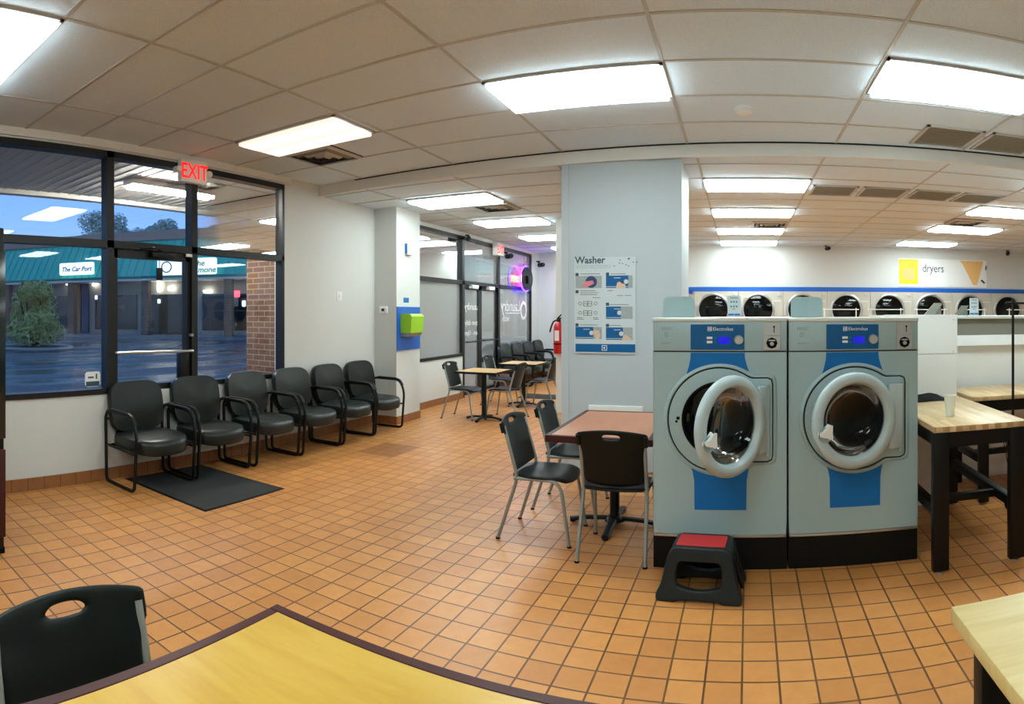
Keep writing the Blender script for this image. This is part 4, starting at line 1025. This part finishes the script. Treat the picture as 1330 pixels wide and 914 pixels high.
# ------------------------------------------------------------------ things on the wall column
xf = CL[1]
t = thing('towel_dispenser', 'lime green dispenser on a blue board on the white wall column', 'dispenser', (xf, 7.5, 1.38))
bm = B(); box(bm, 0, .012, -.33, .31, -.35, .265); link('backing_board', bm, 'bluetrim', t, smooth=0)
bm = B(); prism(bm, [(.012, .165), (.165, .165), (.195, .13), (.175, -.10), (.012, -.10)], (-.24, .10), 'Y'); link('cover', bm, 'green', t, smooth=0)
bm = B(); prism(bm, [(.012, -.10), (.172, -.10), (.14, -.155), (.012, -.155)], (-.235, .095), 'Y'); link('tray', bm, 'silver', t, smooth=0)
t = thing('wall_alarm', 'small beige and blue box high on the white wall column', 'alarm', (xf, 7.45, 2.48))
bm = B(); box(bm, 0, .05, -.06, .10, -.09, .075, .006); link('housing', bm, 'trimw', t)
bm = B(); box(bm, .01, .045, -.066, -.058, -.08, .065); link('blue_side', bm, 'blue', t, smooth=0)
bm = B(); box(bm, .0, .003, -.06, .08, -.035, .035); tag(link('wall_sticker', bm, 'shopblue', None, (xf, 7.42, 1.74), smooth=0), 'small blue and white sticker above the green dispenser', 'sticker')
bpy.data.objects['wall_sticker'].data.materials[0] = M['blue']
t = thing('thermostat', 'white thermostat on the shaded side of the wall column', 'thermostat', (XY(499, 7.17), 7.17, 1.6))
bm = B(); box(bm, -.065, .065, -.028, 0, -.05, .05, .01, 3); link('case', bm, 'white', t)
bm = B(); box(bm, -.028, .02, -.030, -.028, -.018, .02); link('display', bm, 'dark', t, smooth=0)
t = thing('switch_plate', 'white plate on the blank wall above the armchairs', 'switch plate', (WX, YX(440.5, WX), 1.78))
bm = B(); box(bm, 0, .006, -.055, .055, -.06, .06, .003); link('plate', bm, 'white', t)
bm = B(); box(bm, .006, .012, -.012, .012, -.025, .025, .002); link('switch', bm, 'trimw', t)
# glass sticker
t = thing('window_sticker', 'small white sticker at the bottom of the large front window', 'sticker', (WX - .04, (YX(113, WX) + YX(133, WX)) / 2, .93), 0)
bm = B(); hh = (YX(133, WX) - YX(113, WX)) / 2; prism(bm, rrect(-hh, hh, -.06, .08, .03), (0, .002), 'X'); link('sticker', bm, 'white', t, smooth=0)
bm = B(); box(bm, .002, .003, -hh + .01, hh - .01, -.055, -.01); box(bm, .002, .003, hh - .05, hh - .035, .01, .06); box(bm, .002, .003, -hh + .03, hh - .07, .02, .035); link('print', bm, 'ink', t, smooth=0)
t = thing('hanging_tag', 'small black box hanging on a cord in front of the glass door', 'tag', (WX + .0, YX(207, WX), 1.95))
bm = B(); box(bm, -.02, .02, -.03, .03, -.07, .05, .008); link('box', bm, 'black', t)
bm = B(); tube(bm, [(0, 0, .05), (0, 0, .17)], .004, 6); link('cord', bm, 'black', t)
# ------------------------------------------------------------------ washer poster on the pillar
xa, xb = XY(746.5, PY), XY(826, PY); pz = lambda py: Zat((xa + xb) / 2, PY, py)
PXm = (xa + xb) / 2; w = (xb - xa) / 2; zt, zb = pz(334), pz(459); yF = PY - .014
t = thing('washer_poster', 'washer instruction poster with blue pictures on the wide pillar', 'poster', (PXm, yF, (zt + zb) / 2)); zm = (zt + zb) / 2
def ppx(px_): return XY(px_, PY) - PXm
def ppz(py_): return pz(py_) - zm
bm = B(); box(bm, -w, w, 0, .006, zb - zm, zt - zm); link('sheet', bm, 'paper', t, smooth=0)
bm = text_bm('Washer', .094, Matrix.Translation((ppx(747.5), -.002, ppz(341.5))) @ FRONT, .0008, 'LEFT', .002); link('title', bm, 'ink', t, smooth=0)
bm = text_bm('instructions', .075, Matrix.Translation((ppx(748), -.002, ppz(348.5))) @ FRONT, .0005); link('subtitle', bm, 'inklight', t, smooth=0)
bm = B(); random.seed(3)
for k in range(11):
    a, b = ppx(797 + random.random() * 30), ppz(336 + random.random() * 12); box(bm, a, a + .012, -.002, 0, b, b + .008)
link('confetti_print', bm, 'ink', t, smooth=0)
def pic(px0, py0, px1, py1, kind):
    x0_, x1_, z0_, z1_ = ppx(px0), ppx(px1), ppz(py1), ppz(py0)
    p = link('picture', box(B(), x0_, x1_, -.0015, 0, z0_, z1_), 'bluepanel' if kind else 'photo', t, smooth=0); W_, H_ = x1_ - x0_, z1_ - z0_
    if kind == 0:
        bm = B(); lathe(bm, [(.058, -.0016), (.058, -.0026), (0, -.0026)], 28, 'Y', (x0_ + W_ * .60, 0, z0_ + H_ * .5))
        link('drum_print', bm, 'navy', p, smooth=0)
        bm = B(); prism(bm, [(x0_ + W_ * a, z0_ + H_ * b) for a, b in ((.25, .1), (.5, .15), (.72, .38), (.66, .62), (.4, .55), (.3, .35))], (-.0036, -.0025)); link('cloth_print', bm, 'pink', p, smooth=0)
    else:
        f = {1: .84, 2: .56, 3: .68, 4: .64}[kind]
        bm = B(); box(bm, x0_ + W_ * f, x1_, -.0026, -.0014, z0_, z1_); link('grey_print', bm, 'photo', p, smooth=0)
        bm = B(); box(bm, x0_ + W_ * .34 * f / .6, x0_ + W_ * .48 * f / .6, -.0028, -.0014, z0_ + H_ * .42, z0_ + H_ * .6); link('screen_print', bm, 'navy', p, smooth=0)
        bm = B(); lathe(bm, [(.022, -.0014), (.022, -.003), (0, -.003)], 16, 'Y', (x0_ + W_ * f * .9, 0, z0_ + H_ * .5)); box(bm, x0_ + W_ * .3, x0_ + W_ * .55, -.0025, -.0014, z0_ + H_ * .78, z0_ + H_ * .83); box(bm, x0_, x0_ + W_ * f, -.0025, -.0014, z0_ + H_ * .08, z0_ + H_ * .13); link('dial_print', bm, 'paper', p, smooth=0)
        if kind in (1, 3, 4):
            bm = B(); q = {1: ((.38, .0), (.42, .4), (.5, .52), (.6, .35), (.72, .3), (.74, 0)), 3: ((.62, .45), (.72, .75), (.9, .7), (.95, .3), (.9, 0), (.76, 0), (.74, .3)), 4: ((.6, .1), (.68, .4), (.8, .38), (.95, .1), (.95, 0), (.62, 0))}[kind]
            prism(bm, [(x0_ + W_ * a, z0_ + H_ * b) for a, b in q], (-.0034, -.0024)); link('hand_print', bm, 'skin', p, smooth=0)
pic(748, 358, 782, 374, 0); pic(787.5, 358, 822, 374, 1); pic(787.5, 398, 822, 414, 2); pic(748, 424.5, 782, 440, 3); pic(787.5, 425, 822, 441, 4)
bm = B()
for a, b in ((748, 354), (787.5, 354), (748, 376.5), (787.5, 393), (748, 420), (787.5, 420.5)): box(bm, ppx(a), ppx(a + 4), -.002, 0, ppz(b + 4), ppz(b))
link('step_number', bm, 'ink', t, smooth=0)
bm = B()
for a, b, l in ((754, 355, 26), (793, 355.5, 20), (754, 377, 20), (754, 379.5, 24), (754, 382, 22), (789, 377, 7), (802, 383.5, 8), (812, 383.5, 8), (792, 395, 25), (754, 421.5, 23), (792, 422, 15), (750, 412, 7), (750, 414, 9), (771, 412, 6), (771, 414, 7), (770, 386, 10)): box(bm, ppx(a), ppx(a + l), -.0015, 0, ppz(b + .9), ppz(b))
link('printed_lines', bm, 'grille', t, smooth=0)
bm = B()
for yy in (394, 406):
    for a, b, c, d in ((758, yy - 3, 769.5, yy - 2.2), (758, yy + 3, 769.5, yy + 3.8), (758, yy - 3, 759, yy + 3.8), (768.7, yy - 3, 769.5, yy + 3.8), (763, yy - 3, 764.5, yy + 3.8), (758, yy, 769.5, yy + .8)): box(bm, ppx(a), ppx(c), -.0015, 0, ppz(d), ppz(b))
    for a in (754, 774): lathe(bm, [(.018, 0), (.018, -.0015), (.012, -.0015), (.012, 0)], 12, 'Y', (ppx(a), 0, ppz(yy)))
link('diagram', bm, 'grille', t, smooth=0)
fb = link('footer_band', box(B(), ppx(748), ppx(825.5), -.002, 0, ppz(457), ppz(446.5)), 'bluepanel', t, smooth=0)
bm = B(); xe, ze = ppx(785.5), ppz(451.5)
for a in ((-.026, .026, .020, .026), (-.026, .026, -.026, -.020), (-.026, -.020, -.026, .026), (.020, .026, -.026, .026)): box(bm, xe + a[0], xe + a[1], -.003, -.0015, ze + a[2], ze + a[3])
prism(bm, [(xe - .014, ze), (xe + .006, ze + .014), (xe + .006, ze - .014)], (-.003, -.0015)); link('emblem', bm, 'white', fb, smooth=0)
# ------------------------------------------------------------------ open sign, extinguisher
t = thing('neon_sign', 'oval glowing neon sign with red and blue tubes in the far window', 'sign', (WX + .11, 13.15, 2.35))
bm = B(); N = 32; prism(bm, [(.34 * math.cos(2 * PI * k / N), .27 * math.sin(2 * PI * k / N)) for k in range(N)], (.0, .03), 'X'); link('backing', bm, 'black', t)
bm = B(); tube(bm, [(-.02, .36 * math.cos(2 * PI * k / N), .29 * math.sin(2 * PI * k / N)) for k in range(N)], .016, 8, True); link('blue_tube', bm, 'neonblue', t)
bm = text_bm('OPEN', .21, Matrix.Translation((-.03, 0, -.07)) @ Matrix.Rotation(PI, 4, 'Z') @ RIGHTFACE, .006, 'CENTER', .004); link('lettering', bm, 'neonred', t, smooth=0)
bm = B(); tube(bm, [(.01, -.2, .2), (.01, -.2, .55)], .003, 5); tube(bm, [(.01, .2, .2), (.01, .2, .55)], .003, 5); box(bm, .03, .07, -.1, .12, -.12, .06, .006); link('hanger', bm, 'black', t)
ex, ey = XY(725.5, 9.02), 9.02
t = thing('fire_extinguisher', 'red fire extinguisher hanging on the narrow white column', 'fire extinguisher', (ex, ey, .93))
bm = B(); lathe(bm, [(0, 0), (.07, 0), (.078, .012), (.078, .40), (.07, .44), (.045, .475), (.028, .49), (.028, .5), (0, .5)], 28); link('cylinder', bm, 'extred', t)
bm = B(); lathe(bm, [(.0785, .14), (.0795, .14), (.0795, .16), (.0785, .16)], 28); link('band', bm, 'rubber', t)
bm = B(); lathe(bm, [(.03, .49), (.03, .54), (.02, .56), (0, .56)], 14); tube(bm, [(-.01, 0, .55), (.05, -.02, .60), (.10, -.04, .60)], .012, 6); tube(bm, [(-.01, 0, .53), (.05, -.02, .55), (.10, -.04, .545)], .012, 6); link('valve', bm, 'black', t)
bm = B(); tube(bm, [(-.02, 0, .52), (-.08, -.01, .50), (-.12, -.02, .40), (-.135, -.02, .33)], .013, 8, fil=.06); link('hose', bm, 'black', t)
bm = B(); prism(bm, rrect(-.04, .03, .2, .36, .01), (-.081, -.079)); link('label_plate', bm, 'trimw', t)
bm = B(); box(bm, -.015, .015, .06, .08, .42, .52); link('bracket', bm, 'black', t)
# tall dark cabinet just entering the view on the left
t = thing('upright_cabinet', 'tall black upright cabinet at the far left edge', 'cabinet', (-3.98, 1.12, 0))
bm = B(); box(bm, -.34, .33, -.38, .266, .04, 2.1, .012); link('cabinet_body', bm, 'black', t)
bm = B(); box(bm, .33, .345, -.34, .27, .75, 1.95, .004); link('front_glass', bm, 'shopdark', t)
bm = B(); box(bm, .33, .345, -.34, .27, .12, .68, .004); link('lower_door', bm, 'darkwood', t)
bm = B(); box(bm, -.3, .3, -.34, .28, 0, .04); link('foot_rail', bm, 'rubber', t)
# ------------------------------------------------------------------ outside, seen through the glass
bm = B(); box(bm, -90, WX - .15, -40, 90, -.5, -.15); struct('ground', bm, 'asphalt', 'wet asphalt parking lot outside the windows', 'ground')
bm = B(); box(bm, -7.4, WX - .15, -6, 30, -.15, -.04); struct('sidewalk', bm, 'kerb', 'wet concrete walk outside the windows', 'sidewalk')
bm = B(); box(bm, -7.15, WX - .15, -6, 30, 3.12, 3.2); box(bm, -7.25, -7.12, -6, 30, 3.06, 3.5)
y = -6
while y < 30: box(bm, -7.12, WX - .16, y, y + .012, 3.11, 3.125); y += .15
struct('ceiling', bm, 'soffit', 'pale slatted canopy ceiling over the walk outside the windows', 'canopy ceiling')
bm = B(); box(bm, -5.9, WX - .15, 5.62, 6.0, -.15, 3.12); struct('brick_wall', bm, 'brick', 'brick wing wall outside the right end of the front window', 'brick wall')
t = thing('canopy_light', 'bright tube light under the canopy outside the glass door', 'outdoor light', (-5.95, 4.42, 3.1))
bm = B(); box(bm, -.11, .11, -.64, .64, -.06, .0, .008); link('housing', bm, 'white', t)
for s in (-1, 1): bm = B(); tube(bm, [(s * .06, -.61, -.075), (s * .06, .61, -.075)], .02, 10); link('tube', bm, 'tube', t)
t = thing('canopy_light', 'tube light under the canopy outside the far windows', 'outdoor light', (-5.95, 9.9, 3.1))
bm = B(); box(bm, -.11, .11, -.64, .64, -.06, .0, .008); link('housing', bm, 'white', t)
for s in (-1, 1): bm = B(); tube(bm, [(s * .06, -.61, -.075), (s * .06, .61, -.075)], .02, 10); link('tube', bm, 'tube', t)
A0 = Vector((-48.7, 18.1)); RZ = math.atan2(.516, .856); uu = Vector((math.cos(RZ), math.sin(RZ)))
def fac(px_):
    """distance along the plaza front, and range, of a pixel column"""
    th = (px_ - CX) / F; d = Vector((math.sin(th), math.cos(th)))
    det = d.x * -uu.y + uu.x * d.y
    r = (A0.x * -uu.y + uu.x * A0.y) / det
    p = d * r; return (p - A0).dot(uu), r
def fz(px_, py_): return EYE + (CY - py_) / F * fac(px_)[1]
t = thing('plaza_building', 'low shopping plaza with green metal roof across the wet parking lot', 'building', (A0.x, A0.y, -.15), RZ)
s0, s1 = -14, 62
bm = B(); box(bm, s0, s1, .6, 8, 0, 5.2); link('wall', bm, 'shopgrey', t, smooth=0)
bm = B(); prism(bm, [(-1.6, 4.35), (-1.5, 4.2), (1.2, 4.2), (1.2, 7.2), (.4, 7.2)], (s0, s1), 'X')
s = s0
while s < s1: prism(bm, [(-1.66, 4.35), (-1.5, 4.35), (.4, 7.2), (.34, 7.22)], (s, s + .07), 'X'); s += .62
link('roof', bm, 'roofgreen', t, smooth=0)
bm = B(); box(bm, s0, s1, .2, 8, 7.1, 7.8); link('fascia', bm, 'fascia', t, smooth=0)
bm = B(); box(bm, s0, s1, -1.4, .6, 4.05, 4.2); link('soffit', bm, 'soffit', t, smooth=0)
bm = B(); box(bm, s0, s1, -3.2, .7, 0, .16); link('walkway', bm, 'kerb', t, smooth=0)
for k in range(11):
    s = s0 + 3 + k * 6.2; bm = B(); box(bm, s, s + .55, -1.3, -.75, .16, 4.1); link('column', bm, 'brick', t, smooth=0)
for k in range(16):
    s = s0 + 1 + k * 4.4; bm = B(); box(bm, s, s + 3.6, .5, .62, .5 if k % 3 else .2, 3.1); link('shop_window', bm, 'shopdark', t, smooth=0)
def shop_sign(px0, px1, py0, py1, m, txts, name='sign_board', depth=-1.75):
    sa, sb = fac(px0)[0], fac(px1)[0]; z0, z1 = fz((px0 + px1) / 2, py1) + .15, fz((px0 + px1) / 2, py0) + .15
    bm = B(); prism(bm, rrect(sa, sb, z0, z1, min(.12, (z1 - z0) * .2)), (depth, depth + .15)); o = link(name, bm, m, t, smooth=0)
    for s_, size, fx, fz_, mm, sh in txts:
        b2 = text_bm(s_, size * (z1 - z0), Matrix.Translation((sa + (sb - sa) * fx, depth - .01, z0 + (z1 - z0) * fz_)) @ FRONT, .01, 'LEFT', .01, sh); link('lettering', b2, mm, o, smooth=0)
    return o
shop_sign(93, 136, 343, 358.5, 'shopwhite', [('The Car Port', .52, .06, .3, 'ink', .3)])
o = shop_sign(217, 291, 338, 358.5, 'shopwhite', [('The', .5, .60, .52, 'shopgreen', .2), ('Limone', .5, .60, .12, 'shopgreen', .2)])
bm = B(); sa, sb = fac(217)[0], fac(291)[0]; zc = fz(229, 349) + .15; lathe(bm, [(.32, -1.77), (.40, -1.77), (.40, -1.75), (.32, -1.75)], 24, 'Y', (sa + (sb - sa) * .16, 0, zc), True); link('emblem', bm, 'ink', o, smooth=0)
shop_sign(41, 54, 371, 384, 'shopblue', [('72', .7, .2, .2, 'white', 0)], depth=.42)
shop_sign(43, 58, 402, 409, 'shopcyan', [], depth=.42)
shop_sign(301, 309, 377, 386, 'shopred', [], depth=.42)
shop_sign(296, 307, 386, 398, 'shopgrey', [], depth=.42)
sa = fac(6)[0]; bm = text_bm('act', .95, Matrix.Translation((sa, .38, fz(12, 387) + .15)) @ FRONT, .01); link('lettering', bm, 'white', t, smooth=0)
for px_, py_, w_, h_ in ((8, 362, .25, .22), (86, 368, .35, .2), (120, 369, .3, .2), (220, 374, .45, .25), (268, 378, .55, .16), (204, 372, .18, .7), (204, 391, .18, .3), (122, 386, .16, .3), (315, 394, .22, .4), (293, 410, .2, .5)):
    s, r = fac(px_); z = fz(px_, py_) + .15; bm = B(); prism(bm, rrect(s - w_ * .6, s + w_ * .6, z - h_ * .55, z + h_ * .55, min(w_, h_) * .4), (.3, .4)); link('shop_lamp', bm, 'spot' if py_ < 380 else 'shopwhite', t, smooth=0)
s = fac(90)[0]; bm = B(); box(bm, s, fac(101)[0], .3, .52, .2, 4.0); link('door_panel', bm, 'shoptan', t, smooth=0)
s = fac(103)[0]; bm = B(); box(bm, s, fac(112)[0], .3, .52, .2, 4.0); link('door_panel', bm, 'navy', t, smooth=0)
def leaves(bm, c, rad, n, size, seed):
    rnd = random.Random(seed)
    for _ in range(n):
        while True:
            p = Vector((rnd.uniform(-1, 1), rnd.uniform(-1, 1), rnd.uniform(-1, 1)))
            if .25 < p.length <= 1: break
        q = Vector((c[0] + p.x * rad[0], c[1] + p.y * rad[1], c[2] + p.z * rad[2]))
        n_ = (p + Vector((rnd.uniform(-.7, .7), rnd.uniform(-.7, .7), rnd.uniform(-.3, .9)))).normalized()
        a = n_.orthogonal().normalized(); b = n_.cross(a); s_ = size * rnd.uniform(.6, 1.3); ang = rnd.uniform(0, PI); e1 = a * math.cos(ang) + b * math.sin(ang); e2 = n_.cross(e1)
        vs = [bm.verts.new(q + e1 * s_), bm.verts.new(q + e2 * s_ * .45 + n_ * s_ * .12), bm.verts.new(q - e1 * s_), bm.verts.new(q - e2 * s_ * .45 + n_ * s_ * .12)]
        bm.faces.new(vs)
def at(px_, r): th = (px_ - CX) / F; return Vector((math.sin(th) * r, math.cos(th) * r))
p = at(45, 29)
t = thing('kerb_island', 'rounded concrete kerb around the shrub in the parking lot', 'kerb', (p.x, p.y, -.15))
bm = B(); tube(bm, [(1.9 * math.cos(2 * PI * k / 40), 1.75 * math.sin(2 * PI * k / 40), .08) for k in range(40)], .1, 8, True, flat=(.09, .11)); link('kerb_ring', bm, 'kerb', t)
bm = B(); lathe(bm, [(1.85, .05), (1.6, .12), (0, .2)], 32); link('soil', bm, 'bark', t)
t = thing('shrub', 'large green shrub on the kerbed island in the wet parking lot', 'shrub', (p.x, p.y, -.02))
bm = B()
for c, r in (((0, 0, .75), (1.5, 1.5, .8)), ((-.5, .2, 2.1), (1.2, 1.1, .9)), ((.5, -.2, 2.6), (1.0, .9, .55)), ((.7, 0, 1.2), (.9, .9, .8)), ((-.9, -.1, 1.4), (.8, .8, .8))): leaves(bm, c, r, 1500, .10, int(c[0] * 10 + 50 + c[2] * 3))
link('foliage', bm, 'leaf', t, smooth=0, fix=False)
bm = B()
for k in range(6): a = k * 1.05; tube(bm, [(.1 * math.cos(a), .1 * math.sin(a), 0), (.4 * math.cos(a), .4 * math.sin(a), 1.0), (.7 * math.cos(a), .7 * math.sin(a), 2.2)], [.06, .045, .02], 6)
link('stem', bm, 'bark', t)
def tree(px_, r, ztop, w, label, seed):
    q = at(px_, r); tt = thing('tree', label, 'tree', (q.x, q.y, -.15), 0, 'trees beyond the plaza')
    rnd = random.Random(seed); bm = B()
    for k in range(9): a = rnd.uniform(0, 6.28); rr = rnd.uniform(.1, .75) * w; leaves(bm, (rr * math.cos(a), rr * math.sin(a), ztop - w * rnd.uniform(.45, 1.5)), (w * .5, w * .5, w * .42), 420, .24, seed * 31 + k)
    link('crown', bm, 'treeleaf', tt, smooth=0, fix=False)
    bm = B(); tube(bm, [(0, 0, 0), (.1, 0, ztop * .45), (0, .1, ztop * .85)], [.35, .28, .1], 8); link('trunk', bm, 'bark', tt)
tree(134, 94, 18.0, 3.5, 'tall tree behind the plaza roof seen left of the mullion', 5)
tree(158, 78, 15.2, 3.4, 'tall tree behind the plaza roof seen through the pane over the glass door', 6)
tree(183, 94, 15.8, 2.9, 'lower tree behind the plaza roof seen through the pane over the glass door', 8)
tree(212, 80, 14.6, 2.6, 'small tree behind the plaza roof left of the exit sign mullion', 9)
tree(293, 74, 13.0, 2.2, 'distant tree top above the plaza roof near the brick wing wall', 11)
# ------------------------------------------------------------------ dusk sky
w = bpy.data.worlds.new('dusk sky'); S.world = w; w.use_nodes = True; nt = w.node_tree; bg = nt.nodes['Background']
tc = nt.nodes.new('ShaderNodeTexCoord'); sx = nt.nodes.new('ShaderNodeSeparateXYZ'); rp = nt.nodes.new('ShaderNodeValToRGB')
nt.links.new(tc.outputs['Generated'], sx.inputs[0]); nt.links.new(sx.outputs[2], rp.inputs[0]); nt.links.new(rp.outputs[0], bg.inputs[0])
e = rp.color_ramp.elements; e[0].position = 0.0; e[0].color = (.27, .42, .72, 1); e[1].position = .55; e[1].color = (.09, .22, .52, 1)
x = e.new(.16); x.color = (.145, .30, .66, 1)
bg.inputs[1].default_value = 1.0
